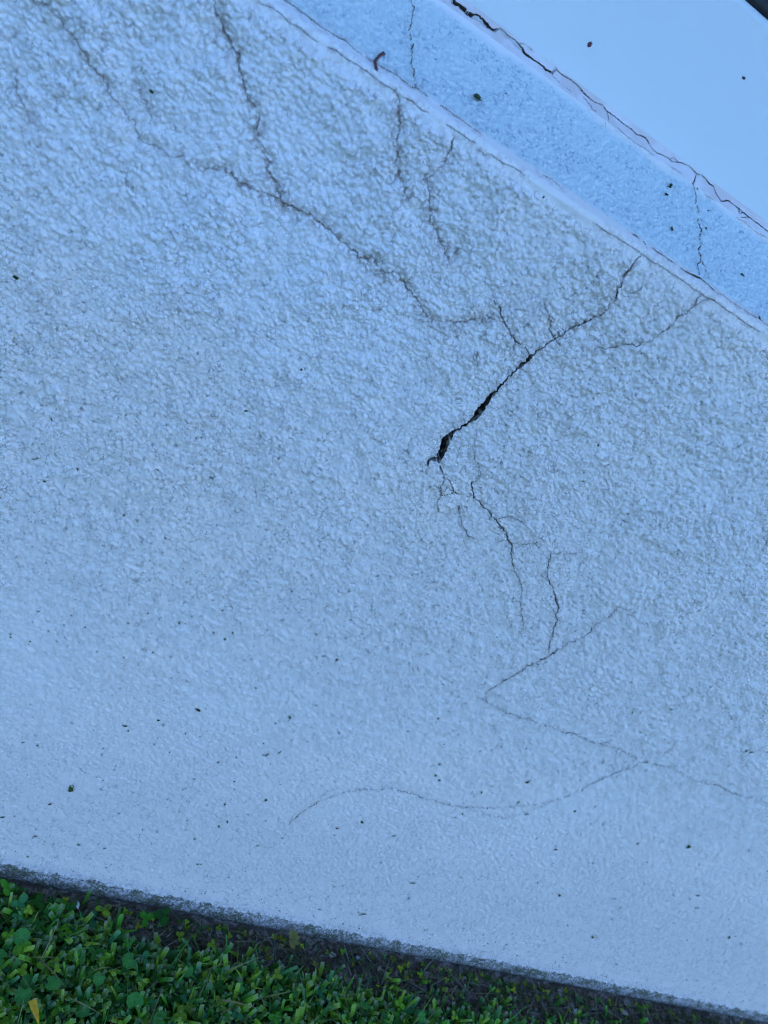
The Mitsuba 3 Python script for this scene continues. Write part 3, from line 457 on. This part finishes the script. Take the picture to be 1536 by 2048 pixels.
def frame_of(n, up, angle):
    a = np.cross(up, n)
    c, s = math.cos(angle), math.sin(angle)
    return np.stack([a * c + up * s, -a * s + up * c, n], 1)


def bit_mesh(r, size, thin=0.4, bend=0.3, seglen=5):
    """A clipped, curled scrap of leaf about size long: tapering, ragged, folded, with thickness."""
    t = np.linspace(-0.5, 0.5, seglen)
    wid = thin * size * 0.5 * (1 - np.abs(2 * t) ** r.uniform(1.2, 3.0)) * r.uniform(0.7, 1.3, seglen) + 0.06 * size
    cur = r.normal(0, bend)
    lat = cur * size * (t * t) + r.normal(0, 0.04 * size, seglen)
    lift = 0.12 * size * r.random(seglen) + abs(r.normal(0, 0.18)) * size * (t + 0.5) ** 2
    v, f = [], []
    for k in range(seglen):
        fold = r.uniform(0.1, 0.5) * wid[k]
        v += [(t[k] * size, lat[k] - wid[k], lift[k] + fold), (t[k] * size, lat[k], lift[k]), (t[k] * size, lat[k] + wid[k], lift[k] + fold * 0.6)]
    m = len(v)
    th = 0.00018
    v += [(a, b, c - th) for a, b, c in v]
    for k in range(seglen - 1):
        for j in (0, 1):
            q = [3 * k + j, 3 * k + j + 1, 3 * k + j + 4, 3 * k + j + 3]
            f += [[q[0], q[1], q[2]], [q[0], q[2], q[3]], [q[0] + m, q[2] + m, q[1] + m], [q[0] + m, q[3] + m, q[2] + m]]
    return np.array(v), np.array(f)


def stick(v, x, s, angle, lift=0.0001):
    p, n, up = spot(x, s, lift)
    return p + v @ frame_of(n, up, angle).T


GREENS = np.array([(0.022, 0.055, 0.012), (0.035, 0.075, 0.015), (0.018, 0.038, 0.012), (0.05, 0.075, 0.02), (0.06, 0.05, 0.02)])


def coloured(key, v, f, rgb, bsdf, r=None, jitter=0.15):
    c = np.asarray(rgb)[None] * (1 + (jitter * r.normal(size=(len(v), 1)) if r is not None else 0))
    return add(key, (v, f), bsdf, smooth=True, color=np.clip(c, 0.004, 1))


def put_bit(name, x, s, size, text, cat, group, rgb=None, thin=0.4, angle=None):
    r = np.random.default_rng(int(abs(x * 1e5) + s * 1e6))
    v, f = bit_mesh(r, size, thin=thin)
    v = stick(v, x, s, r.uniform(0, 2 * math.pi) if angle is None else angle)
    key = coloured(name, v, f, GREENS[r.integers(len(GREENS))] if rgb is None else rgb, "m_dry", r)
    label(key, text, cat, group)
    return key


CLIP_LABELS = {0: "green grass clipping high on the wall between two dirty cracks at the upper left", 1: "dark green clipping on the upper wall at the picture's left edge",
               2: "lone small green clipping on the wall well left of the wide crack's upper part", 3: "lone green clipping halfway up the wall near the left edge",
               4: "left one of two green clippings stuck side by side below the wide crack", 5: "right one of two green clippings stuck side by side below the wide crack",
               16: "longest green clipping low on the wall at the left, with a thin tail"}


def clip_label(x, s):
    """What tells the clippings apart is where on the wall they stick."""
    if s > 0.50:
        return "tiny dark grass clipping stuck to the crazed upper part of the wall", "clippings on the upper wall"
    if s > 0.30:
        return "tiny dark grass clipping stuck to the wall halfway down to the ground", "clippings halfway down the wall"
    if x < 0.30:
        return "dark green scrap of mown grass stuck low on the wall at the lower left", "clippings low on the wall at the left"
    if x < 0.62:
        return "dark green scrap of mown grass stuck low on the wall below the curved crack", "clippings low on the wall in the middle"
    return "dark green scrap of mown grass stuck low on the wall towards the right edge", "clippings low on the wall at the right"


for k, (x, s, w) in enumerate(CLIP):
    text, grp = (CLIP_LABELS[k], None) if k in CLIP_LABELS else clip_label(x * 1e-3, s * 1e-3)
    put_bit("grass_clipping", x * 1e-3, s * 1e-3, 0.0105 if k == 16 else min(0.0085, max(0.0020, w * 0.95e-3)), text, "grass clipping", grp, thin=rng.choice([0.18, 0.28, 0.42]))
for x, s, w in SPECK:
    text, grp = clip_label(x * 1e-3, s * 1e-3)
    put_bit("grass_clipping", x * 1e-3, s * 1e-3, max(0.0016, w * 1.5e-3), text, "grass clipping", grp, thin=0.5)
for k in range(70):                                       # more of them towards the ground
    s = 0.012 + 0.36 * rng.random() ** 1.6
    x = rng.uniform(0.04, 0.16) + rng.random() * (1.05 - 1.2 * s)
    text, grp = clip_label(x, s)
    put_bit("grass_clipping", x, s, rng.uniform(0.0016, 0.0040), text, "grass clipping", grp, thin=rng.choice([0.2, 0.35, 0.6]))
SG = "small leaf scraps lying on the sill"
for k, (x, y, w) in enumerate(SILLD):
    if k == 1:
        key = put_bit("leaf_scrap", x * 1e-3, s_of_y(y * 1e-3), 0.0058, "largest green leaf scrap lying on the window sill, torn and curled", "leaf scrap", None, (0.05, 0.085, 0.04), 0.6, 1.9)
    else:
        put_bit("leaf_scrap", x * 1e-3, s_of_y(y * 1e-3), max(0.0012, w * 0.95e-3), "tiny dark scrap of leaf lying on the sloping window sill", "leaf scrap", SG, (0.03, 0.04, 0.02), 0.45)
vs, fs, nv = [], [], 0                                    # fine specks of soil and grass, hundreds of them
for k in range(2800):
    s = 0.010 + 0.50 * rng.random() ** 2.0
    x = -0.10 + rng.random() * 1.5
    r = np.random.default_rng(5000 + k)
    v, f = bit_mesh(r, float(np.exp(rng.normal(-6.85, 0.38))), thin=rng.uniform(0.3, 0.9), seglen=3)
    vs.append((x, s, rng.uniform(0, 6.28), v)), fs.append(f + nv)
    nv += len(v)
hs = relief(np.array([a[0] for a in vs]), np.array([a[1] for a in vs]))
pts = on_front(np.array([a[0] for a in vs]), np.array([a[1] for a in vs]), hs + 0.0001)
allv = np.vstack([p + a[3] @ frame_of(np.array([0, -1.0, 0]), np.array([0, 0, 1.0]), a[2]).T for p, a in zip(pts, vs)])
cols = np.repeat(GREENS[rng.integers(0, 5, len(vs))] * rng.uniform(0.7, 1.9, (len(vs), 1)), [len(a[3]) for a in vs], axis=0)
add("clipping_specks", (allv, np.vstack(fs)), "m_dry", color=cols)
label("clipping_specks", "fine dark specks of mown grass and soil spattered over the lower wall", "specks", None, "stuff")
for k, ((x, z, w), text) in enumerate(zip(FRAMED, ("round dark fly speck on the white window frame", "tiny grey crumb stuck to the window frame near the picture's right edge"))):
    m = trimesh.creation.icosphere(2, 1.0)
    m.vertices *= 1 + 0.25 * (meshkit.noise(m.vertices * 2.0 + k * 9)[:, None] - 0.5)
    m.vertices = m.vertices * np.array([w, 0.45 * w, w] if k == 0 else [1.0, 0.5, 0.6]) * 1e-3 + np.array([x * 1e-3, FY - 0.0001, z * 1e-3])
    key = add("fly_speck" if k == 0 else "dirt_crumb", m, "m_millipede" if k == 0 else "m_crack", smooth=True)
    label(key, text, "speck" if k == 0 else "crumb")

# the millipede curled over the sill's front edge
ctrl = np.array(MILL) * 1e-3
t = np.linspace(0, 1, len(ctrl))
tt = np.linspace(0, 1, 90)
from scipy.interpolate import CubicSpline
cxy = CubicSpline(t, ctrl[:, :2])(tt)
ss = np.array([s_of_y(y) if y > 0.006 else np.interp(y, PROF[len(prof) + 43:len(prof) + 48, 0], PS[len(prof) + 43:len(prof) + 48]) for y in cxy[:, 1]])
rad = 0.00058 * np.minimum(1, 0.55 + 6 * np.minimum(tt, 1 - tt)) * (1 + 0.07 * np.sin(tt * 90 * 0.9))
cl = on_front(cxy[:, 0], ss, relief(cxy[:, 0], ss) + rad * 0.95)
vv, ff = [], []
tg = np.gradient(cl, axis=0)
tg /= np.linalg.norm(tg, axis=1, keepdims=True)
a0 = np.cross(tg, [0, -0.5, 0.85])
a0 /= np.linalg.norm(a0, axis=1, keepdims=True)
b0 = np.cross(tg, a0)
K = 10
for k in range(90):
    for j in range(K):
        an = 2 * math.pi * j / K
        vv.append(cl[k] + rad[k] * (math.cos(an) * a0[k] + math.sin(an) * b0[k]))
for k in range(89):
    for j in range(K):
        p, q = k * K + j, k * K + (j + 1) % K
        ff += [[p, q, q + K], [p, q + K, p + K]]
vv += [cl[0] - tg[0] * 0.0004, cl[-1] + tg[-1] * 0.0004]
ff += [[len(vv) - 2, (j + 1) % K, j] for j in range(K)] + [[len(vv) - 1, 89 * K + j, 89 * K + (j + 1) % K] for j in range(K)]
add("millipede", (np.array(vv), np.array(ff)), "m_millipede", smooth=True)
label("millipede", "small dark brown millipede curled over the front edge of the sill", "millipede")

# ---------------------------------------------------------------- the ground
GZ = -0.0180


def ground_z(x, y):
    X, Y = x * 1000, y * 1000
    return GZ + 0.006 * (nz(X, Y, 0.035, 60, 3) - 0.5) + 0.004 * (nz(X, Y, 0.16, 61, 3) - 0.5) + 0.0035 * (nz(X, Y, 0.5, 62, 2) - 0.5)


gx = np.concatenate([np.arange(-0.7, 0.0, 0.006), np.arange(0.0, 1.25, 0.0016), np.arange(1.25, 2.2, 0.006)])
gy = np.concatenate([np.arange(-0.9, -0.2, 0.006), np.arange(-0.2, -0.005, 0.0014), [-0.004]])
A, B = np.meshgrid(gx, gy, indexing="ij")
fade = step(-0.7, -0.6, A) * (1 - step(2.1, 2.19, A)) * step(-0.9, -0.8, B)
Z = ground_z(A.ravel(), B.ravel()).reshape(A.shape)
Z = np.where(fade > 0, GZ * (1 - fade) + Z * fade, GZ)
n0, n1 = A.shape
ii = np.arange(n0 * n1).reshape(n0, n1)
quads = np.stack([ii[:-1, :-1], ii[1:, :-1], ii[1:, 1:], ii[:-1, 1:]], -1).reshape(-1, 4)
gv = np.stack([A.ravel(), B.ravel(), Z.ravel()], 1)
gf = np.vstack([quads[:, [0, 1, 2]], quads[:, [0, 2, 3]]])
BIG = 150.0
xs, ys = [-BIG, gx[0], gx[-1], BIG], [-BIG, gy[0], gy[-1], BIG]
ov, of = [], []
for a in range(3):
    for b in range(3):
        if a == 1 and b == 1:
            continue
        o = len(gv) + len(ov)
        ov += [(xs[a], ys[b], GZ), (xs[a + 1], ys[b], GZ), (xs[a + 1], ys[b + 1], GZ), (xs[a], ys[b + 1], GZ)]
        of += [[o, o + 1, o + 2], [o, o + 2, o + 3]]
add("ground", (np.vstack([gv, ov]), np.vstack([gf, of])), "m_soil", smooth=True)
label("ground", "dark bare soil strip along the foot of the wall", None, None, "structure")
labels["ground"]["kind"] = "structure"


def rot(ax, a):
    return trimesh.transformations.rotation_matrix(a, ax)[:3, :3]


def lawn_edge(x):                                        # how far from the wall the turf begins
    return -0.012 + 0.030 * (meshkit.fbm(np.array([[x * 28.0, 0.5, 0.5]]), 2, 8)[0] - 0.5) + np.interp(x, [-0.7, 0.05, 0.07, 0.14, 0.185, 0.24, 0.32, 0.41, 0.51, 0.65, 0.9, 2.2], [-0.02, -0.02, -0.022, -0.034, -0.043, -0.045, -0.045, -0.052, -0.058, -0.060, -0.062, -0.062])


def blade(r, L, W, lean, az, base, curl=0.8, cut=True, segs=5):
    """A broad folded grass blade: segs+1 rows of three vertices, curving over as it rises."""
    t = np.linspace(0, 1, segs + 1)
    ang = lean + curl * t
    dx = np.concatenate([[0], np.cumsum(np.sin((ang[1:] + ang[:-1]) / 2))]) * L / segs
    dz = np.concatenate([[0], np.cumsum(np.cos((ang[1:] + ang[:-1]) / 2))]) * L / segs
    w = W * (0.55 + 0.9 * t - 0.55 * t * t) if cut else W * (1 - t ** 2.2) + 0.0002
    tw = r.normal(0, 0.35) * t
    v = []
    for k in range(segs + 1):
        side = np.array([-math.sin(tw[k]) * math.cos(ang[k]), math.cos(tw[k]), math.sin(tw[k]) * math.sin(ang[k])])
        c = np.array([dx[k], 0, dz[k]])
        up = np.array([-math.cos(ang[k]), 0, math.sin(ang[k])])
        v += [c - side * w[k] / 2 + up * 0.18 * w[k], c, c + side * w[k] / 2 + up * 0.18 * w[k]]
    v = np.array(v)
    ca, sa = math.cos(az), math.sin(az)
    v = np.stack([v[:, 0] * ca - v[:, 1] * sa, v[:, 0] * sa + v[:, 1] * ca, v[:, 2]], 1) + base
    f = []
    for k in range(segs):
        for j in (0, 1):
            q = 3 * k + j
            f += [[q, q + 1, q + 4], [q, q + 4, q + 3]]
    return v, np.array(f), np.repeat(t, 3)


def gather(parts):
    v = np.vstack([p[0] for p in parts])
    o = np.concatenate([[0], np.cumsum([len(p[0]) for p in parts])[:-1]])
    return v, np.vstack([p[1] + k for p, k in zip(parts, o)]), np.vstack([p[2] for p in parts])


FRONT = -0.0118                                           # nothing grows into the plinth


def tame(v):
    v[:, 1] = np.where(v[:, 1] > FRONT, FRONT - 0.3 * (v[:, 1] - FRONT), v[:, 1])
    return v


LEAFC = np.array([(0.10, 0.38, 0.04), (0.075, 0.28, 0.05), (0.19, 0.47, 0.04), (0.085, 0.31, 0.11), (0.25, 0.48, 0.05), (0.05, 0.19, 0.035), (0.30, 0.50, 0.05)])
parts = []
r = np.random.default_rng(3)


def grow(n, x0, x1, d0, d1, size=1.0):
    for k in range(n):
        x = r.uniform(x0, x1)
        y = lawn_edge(x) - d0 - (d1 - d0) * r.random()
        if y < -0.88:
            continue
        base = np.array([x, y, 0]) + 0
        base[2] = GZ - 0.002
        az0 = r.uniform(0, 6.28)
        c = LEAFC[r.integers(len(LEAFC))] * [1.05, 1.0, 0.9] * r.uniform(0.4, 1.1)
        for j in range(r.integers(2, 5)):
            L, W = size * r.uniform(0.013, 0.036), r.uniform(0.0024, 0.0056)
            v, f, t = blade(r, L, W, abs(r.normal(0.25, 0.25)), az0 + r.normal(0, 1.2), base + np.array([r.normal(0, 0.003), r.normal(0, 0.003), 0]), r.uniform(0.3, 1.2), r.random() < 0.7)
            col = c[None] * (0.65 + 0.5 * t[:, None])
            tip = (t[:, None] > 0.99) * r.uniform(0.2, 0.9)
            col = col * (1 - tip) + np.array([0.30, 0.34, 0.22]) * tip
            parts.append((tame(v), f, col))


grow(2300, 0.03, 0.75, 0.0, 0.10)
grow(800, 0.6, 1.2, 0.0, 0.10)
grow(260, 0.06, 0.9, -0.010, 0.012, 0.8)
grow(170, 0.45, 1.15, -0.035, 0.0, 0.6)
grow(4200, -0.6, 2.1, 0.08, 0.8)
for k in range(330):                                     # long thin blades and bent stems among the broad ones
    x = r.uniform(0.03, 1.0)
    y = lawn_edge(x) - 0.10 * r.random()
    v, f, t = blade(r, r.uniform(0.03, 0.065), r.uniform(0.0009, 0.0020), r.uniform(0.3, 1.1), r.uniform(0, 6.28), np.array([x, y, GZ]), r.uniform(0.2, 1.0), False, 7)
    c = np.array([(0.10, 0.30, 0.07), (0.30, 0.34, 0.12), (0.08, 0.24, 0.10), (0.34, 0.28, 0.15)])[r.integers(4)] * r.uniform(0.5, 1.0)
    parts.append((tame(v), f, np.repeat(c[None], len(v), 0)))
v, f, c = gather(parts)
add("lawn_grass", (v, f), "m_leaf", smooth=True, color=c)
label("lawn_grass", "short broad-bladed green lawn grass in front of the soil strip", "grass", None, "stuff")

# dead stalks, thatch and thin runners on the bare strip
parts = []
for k in range(2600):
    x = r.uniform(0.02, 1.1) if k < 2000 else r.uniform(-0.6, 2.0)
    y = -0.016 - abs(r.normal(0, 0.034))
    L, az = r.uniform(0.008, 0.040), r.uniform(0, 6.28)
    v, f, t = blade(r, L, r.uniform(0.0005, 0.0016), r.uniform(1.0, 1.5), az, np.array([x, y, GZ + r.uniform(-0.001, 0.005)]), r.uniform(-0.2, 0.5), False, 4)
    c = np.array([(0.16, 0.13, 0.085), (0.10, 0.085, 0.06), (0.07, 0.075, 0.04), (0.20, 0.18, 0.14), (0.06, 0.10, 0.05)])[r.integers(5)] * r.uniform(0.5, 1.15)
    parts.append((tame(v), f, np.repeat(c[None], len(v), 0)))
for k in range(420):                                     # curled flakes of dead leaves
    x, y = r.uniform(0.02, 1.1), -0.016 - abs(r.normal(0, 0.030))
    v, f = bit_mesh(r, r.uniform(0.004, 0.011), thin=r.uniform(0.3, 0.7))
    v = v @ rot([0, 0, 1], r.uniform(0, 6.28)).T + [x, y, GZ + r.uniform(0.0, 0.005)]
    c = np.array([(0.22, 0.17, 0.10), (0.13, 0.10, 0.07), (0.28, 0.25, 0.20), (0.10, 0.12, 0.05)])[r.integers(4)] * r.uniform(0.5, 1.2)
    parts.append((tame(v), f, np.repeat(c[None], len(v), 0)))
v, f, c = gather(parts)
add("dead_thatch", (v, f), "m_dry", smooth=True, color=c)
label("dead_thatch", "dead brown grass stalks and thatch littering the bare soil strip", "thatch", None, "stuff")


def round_leaf(r, R, notch=0.25, scallop=0.0, cup=0.25, rings=3, seg=20):
    """A rounded leaf, stalk at the notch; returns vertices, faces and the distance from the middle of each."""
    v, tt = [np.zeros(3)], [0.0]
    for k in range(1, rings + 1):
        for j in range(seg):
            a = 2 * math.pi * j / seg
            rr = R * k / rings * (1 - notch * math.exp(-((math.pi - abs(a - math.pi)) / 0.32) ** 2) * (k / rings)) * (1 + scallop * math.cos(9 * a) * (k / rings) ** 2)
            v.append([rr * math.cos(a), rr * math.sin(a), cup * R * (k / rings) ** 2 + 0.05 * R * math.cos(2 * a + 0.5) * (k / rings)])
            tt.append(k / rings)
    f = [[0, 1 + j, 1 + (j + 1) % seg] for j in range(seg)]
    for k in range(rings - 1):
        for j in range(seg):
            p, q = 1 + k * seg + j, 1 + k * seg + (j + 1) % seg
            f += [[p, p + seg, q + seg], [p, q + seg, q]]
    return np.array(v), np.array(f), np.array(tt)


def stalk(a, b, w, sag=0.2):
    p = np.array(a)[None] * (1 - np.linspace(0, 1, 6)[:, None]) + np.array(b)[None] * np.linspace(0, 1, 6)[:, None]
    p[:, :2] += sag * 0.3 * np.sin(np.linspace(0, math.pi, 6))[:, None] * (p[-1, :2] - p[0, :2])[::-1]
    v, f = [], []
    for k in range(6):
        for j in range(4):
            an = j * math.pi / 2
            v.append(p[k] + w * np.array([math.cos(an), math.sin(an), 0.6 * math.sin(an)]))
    for k in range(5):
        for j in range(4):
            q, s = k * 4 + j, k * 4 + (j + 1) % 4
            f += [[q, s, s + 4], [q, s + 4, q + 4]]
    return np.array(v), np.array(f)


def clover(r, x, y, h, R, key=None):
    """Three leaflets on one stalk."""
    out = []
    az, tilt = r.uniform(0, 6.28), rot([math.cos(r.uniform(0, 6.28)), math.sin(r.uniform(0, 6.28)), 0], r.normal(0, 0.25))
    top = np.array([x, y, GZ + h])
    col = LEAFC[r.integers(len(LEAFC))] * r.uniform(0.4, 0.95)
    for k in range(3):
        v, f, t = round_leaf(r, R, 0.0, 0, 0.12, 2, 12)
        v = v * [r.uniform(0.9, 1.15), r.uniform(0.7, 0.95), 1]
        v[:, 2] += R * 0.35 * (meshkit.noise(np.c_[v[:, :2] / R * 1.3 + r.uniform(0, 50), v[:, 2] * 0]) - 0.5)
        v = v + [R * 1.02, 0, 0]
        v[:, 2] += 0.25 * np.abs(v[:, 1]) + r.uniform(-0.1, 0.25) * v[:, 0]
        v = v @ rot([0, 0, 1], az + k * 2.094 + r.normal(0, 0.1)).T @ tilt.T + top
        out.append((v, f, col[None] * (1.15 - 0.25 * t[:, None])))
    v, f = stalk([x + r.normal(0, 0.004), y + r.normal(0, 0.004), GZ - 0.001], top, 0.0004)
    out.append((v, f, np.repeat(col[None] * 0.9, len(v), 0)))
    return out


# clover: the plants in view one by one, further ones as ground cover
spots = [(0.148, -0.051), (0.224, -0.018), (0.245, -0.034), (0.279, -0.038), (0.07, -0.022), (0.085, -0.026), (0.10, -0.021), (0.112, -0.030), (0.165, -0.024), (0.205, -0.026)]
while len(spots) < 90:
    x = 0.055 + 0.80 * r.random() ** 1.5
    y = lawn_edge(x) + 0.012 - 0.085 * r.random()
    spots.append((x, y))
for k, (x, y) in enumerate(spots):
    ps = clover(r, x, min(y, FRONT - 0.006), r.uniform(0.004, 0.020), r.uniform(0.0024, 0.0048))
    key = numbered("clover_plant")
    for j, (v, f, c) in enumerate(ps):
        add(key + ("__leaflet" if j < 3 else "__stalk"), (tame(v), f), "m_leaf", smooth=True, color=c)
    if k < 2:
        label(key, ("three-leaved clover standing alone on the soil right of the pale petal", "small clover on the soil close to the wall above the turf")[k], "clover")
    elif y > lawn_edge(x) + 0.004:
        label(key, "small green clover with three rounded leaflets on the bare soil strip", "clover", "clover plants on the soil strip")
    elif x < 0.26:
        label(key, "small green clover with three rounded leaflets in the turf at the lower left", "clover", "clover plants in the turf at the left")
    else:
        label(key, "small green clover with three rounded leaflets in the turf along the bottom edge", "clover", "clover plants in the turf along the bottom")
parts = []
for k in range(1500):
    x = r.uniform(-0.6, 2.0)
    y = lawn_edge(x) - 0.85 * r.random()
    if y > -0.87 and not (0.04 < x < 0.9 and y > -0.14):
        parts += [(tame(a), b, c) for a, b, c in clover(r, x, y, r.uniform(0.006, 0.026), r.uniform(0.0026, 0.0048))]
for k in range(800):
    x = r.uniform(0.04, 0.95)
    y = lawn_edge(x) - 0.09 * r.random()
    parts += [(tame(a), b, c) for a, b, c in clover(r, x, y, r.uniform(0.003, 0.022), r.uniform(0.0018, 0.0038))]
for k in range(260):                                     # tiny seedlings along the foot of the wall
    x, y = r.uniform(0.04, 1.1), FRONT - 0.004 - abs(r.normal(0, 0.012))
    parts += [(tame(a), b, c * [1.3, 0.9, 0.8]) for a, b, c in clover(r, x, y, r.uniform(0.002, 0.009), r.uniform(0.0011, 0.0022))]
v, f, c = gather(parts)
add("ground_cover", (v, f), "m_leaf", smooth=True, color=c)
label("ground_cover", "low clover leaves spread among the grass of the lawn", "ground cover", None, "stuff")

rl = [(0.111, -0.096, 0.0072), (0.209, -0.100, 0.0088), (0.132, -0.097, 0.0078), (0.111, -0.108, 0.0082), (0.196, -0.068, 0.0082), (0.1015, -0.0516, 0.0078), (0.0955, -0.0632, 0.008), (0.150, -0.072, 0.007), (0.172, -0.086, 0.0065),
      (0.255, -0.068, 0.006), (0.31, -0.075, 0.006), (0.37, -0.072, 0.0055), (0.45, -0.075, 0.006), (0.235, -0.110, 0.007), (0.165, -0.110, 0.0075), (0.52, -0.078, 0.006), (0.082, -0.082, 0.008)]
for x, y, R in rl:
    v, f, t = round_leaf(r, 0.88 * R, 0.55, 0.03, 0.22, 4, 30)
    v[:, 2] += R * 0.25 * (meshkit.noise(np.c_[v[:, :2] / R * 1.1 + R * 5000, v[:, 2] * 0]) - 0.5) + R * 0.06 * np.cos(8 * np.arctan2(v[:, 1], v[:, 0])) * t
    top = np.array([x, y, GZ + r.uniform(0.018, 0.030)])
    tilt = rot([math.cos(r.uniform(0, 6.28)), math.sin(r.uniform(0, 6.28)), 0], abs(r.normal(0.1, 0.18)))
    v = v @ rot([0, 0, 1], r.uniform(0, 6.28)).T @ tilt.T + top
    col = np.array([0.075, 0.27, 0.06]) * r.uniform(0.7, 1.2)
    key = numbered("round_leaf_weed")
    add(key + "__leaf", (v, f), "m_leaf", smooth=True, color=col[None] * (1.35 - 0.45 * t[:, None] ** 0.5))
    sv, sf = stalk([x + r.normal(0, 0.006), y + r.normal(0, 0.006), GZ - 0.001], top, 0.0005)
    add(key + "__stalk", (sv, sf), "m_leaf", smooth=True, color=np.repeat(col[None] * 0.8, len(sv), 0))
    if x < 0.19:
        label(key, "round scallop-edged green leaf standing in the lawn at the lower left corner", "weed", "round-leaved weeds at the lower left")
    else:
        label(key, "round scallop-edged green leaf standing in the lawn along the bottom edge", "weed", "round-leaved weeds along the bottom")

# single things one can point to
v, f, t = blade(r, 0.021, 0.0062, 1.35, -1.0, np.array([0.1185, -0.112, 0.014]), 0.25, False, 8)
coloured("yellow_leaf", v, f, (0.62, 0.38, 0.04), "m_dry", r, 0.08)
label("yellow_leaf", "narrow yellowed leaf lying in the grass at the lower left", "leaf")
lobes = []
for k, a in enumerate(np.linspace(-1.25, 1.25, 5)):
    v, f, t = round_leaf(r, 0.0042, 0, 0.05, 0.25, 3, 14)
    v = (v * [1.3, 0.62, 1] + [0.0056, 0, 0.0004 * k]) @ rot([0, 0, 1], a + 0.4).T
    v[:, 2] += 0.18 * v[:, 0]
    lobes.append((v @ rot([1, 0, 0], 0.5).T + np.array([0.3655, -0.019, GZ + 0.012]), f, np.array([(0.26, 0.24, 0.07)]) * (1.1 - 0.3 * t[:, None])))
sv, sf = stalk([0.372, -0.030, GZ + 0.001], [0.3655, -0.019, GZ + 0.012], 0.0006)
key = numbered("withered_leaf")
v, f, c = gather(lobes)
add(key + "__blade", (tame(v), f), "m_leaf", smooth=True, color=c)
add(key + "__stalk", (sv, sf), "m_dry", smooth=True, color=np.repeat([[0.22, 0.13, 0.06]], len(sv), 0))
label(key, "pale yellow-green lobed leaf withering against the foot of the wall", "leaf")
for pts, text in (([(0.326, -0.020), (0.350, -0.0185), (0.370, -0.021), (0.380, -0.031), (0.390, -0.040), (0.398, -0.050)], "dry brown runner bending away from the withered leaf over the soil"),
                  ([(0.215, -0.030), (0.245, -0.021), (0.290, -0.026), (0.335, -0.021)], "thin dry stalk lying along the wall left of the withered leaf"),
                  ([(0.505, -0.026), (0.525, -0.037), (0.548, -0.046), (0.556, -0.052)], "long dry stalk slanting over the dark soil right of the white pebble")):
    p = np.array(pts)
    tt = np.linspace(0, 1, 24)
    q = CubicSpline(np.linspace(0, 1, len(p)), p)(tt)
    zc = ground_z(q[:, 0], q[:, 1]) + 0.0022 + 0.0015 * np.sin(tt * 9)
    mesh = []
    for k in range(24):
        tw = 0.0008 * (1 - 0.4 * tt[k])
        mesh += [[q[k, 0] + tw * math.cos(j * 1.0472), q[k, 1] + 0.7 * tw * math.cos(j * 1.0472), zc[k] + tw * math.sin(j * 1.0472)] for j in range(6)]
    ff = [[k * 6 + j, k * 6 + (j + 1) % 6, k * 6 + 6 + (j + 1) % 6] for k in range(23) for j in range(6)] + [[k * 6 + j, k * 6 + 6 + (j + 1) % 6, k * 6 + 6 + j] for k in range(23) for j in range(6)]
    key = coloured("dry_stalk", np.array(mesh), np.array(ff), (0.20, 0.14, 0.08), "m_dry", r, 0.1)
    label(key, text, "stalk")
v, f, t = blade(r, 0.011, 0.006, 0.5, -1.2, np.array([0.1365, -0.0215, GZ + 0.008]), 0.6, False, 6)
coloured("white_petal", tame(v), f, (0.72, 0.72, 0.74), "m_dry", r, 0.03)
label("white_petal", "pale fallen petal among the weeds at the left of the wall's foot", "petal")
for (x, y, s), text in (((0.4575, -0.0205, 0.0030), "small white pebble on the soil close to the wall's foot"), ((0.770, -0.0375, 0.0046), "pale pebble lying on the soil at the picture's bottom edge")):
    m = trimesh.creation.icosphere(3, 1.0)
    m.vertices *= 1 + 0.5 * (meshkit.fbm(m.vertices * 1.2 + x * 50, 3)[:, None] - 0.5)
    m.vertices = m.vertices * np.array([1.2, 0.9, 0.7]) * s + np.array([x, y, float(ground_z(np.array([x]), np.array([y]))[0]) + 0.4 * s])
    key = coloured("pebble", np.array(m.vertices), np.array(m.faces), (0.55, 0.55, 0.55), "m_dry", r, 0.05)
    label(key, text, "pebble")
# small stones and crumbs of soil
parts = []
for k in range(900):
    x, y = r.uniform(0.03, 1.15), -0.017 - abs(r.normal(0, 0.035))
    m = trimesh.creation.icosphere(1, 1.0)
    vv = m.vertices * (1 + 0.7 * (meshkit.noise(m.vertices * 1.3 + k)[:, None] - 0.5)) * r.uniform(0.0006, 0.0024) * r.uniform(0.6, 1.2, 3)
    parts.append((vv + np.array([x, y, GZ + 0.0005]), np.array(m.faces), np.repeat([np.array((0.10, 0.085, 0.07)) * r.uniform(0.4, 1.6)], len(vv), 0)))
zz = ground_z(np.array([p[0][:, 0].mean() for p in parts]), np.array([p[0][:, 1].mean() for p in parts]))
for p, z in zip(parts, zz):
    p[0][:, 2] += z - GZ
v, f, c = gather(parts)
add("soil_crumbs", (tame(v), f), "m_dry", smooth=False, color=c)
label("soil_crumbs", "loose crumbs of dark soil and grit along the wall", "soil", None, "stuff")
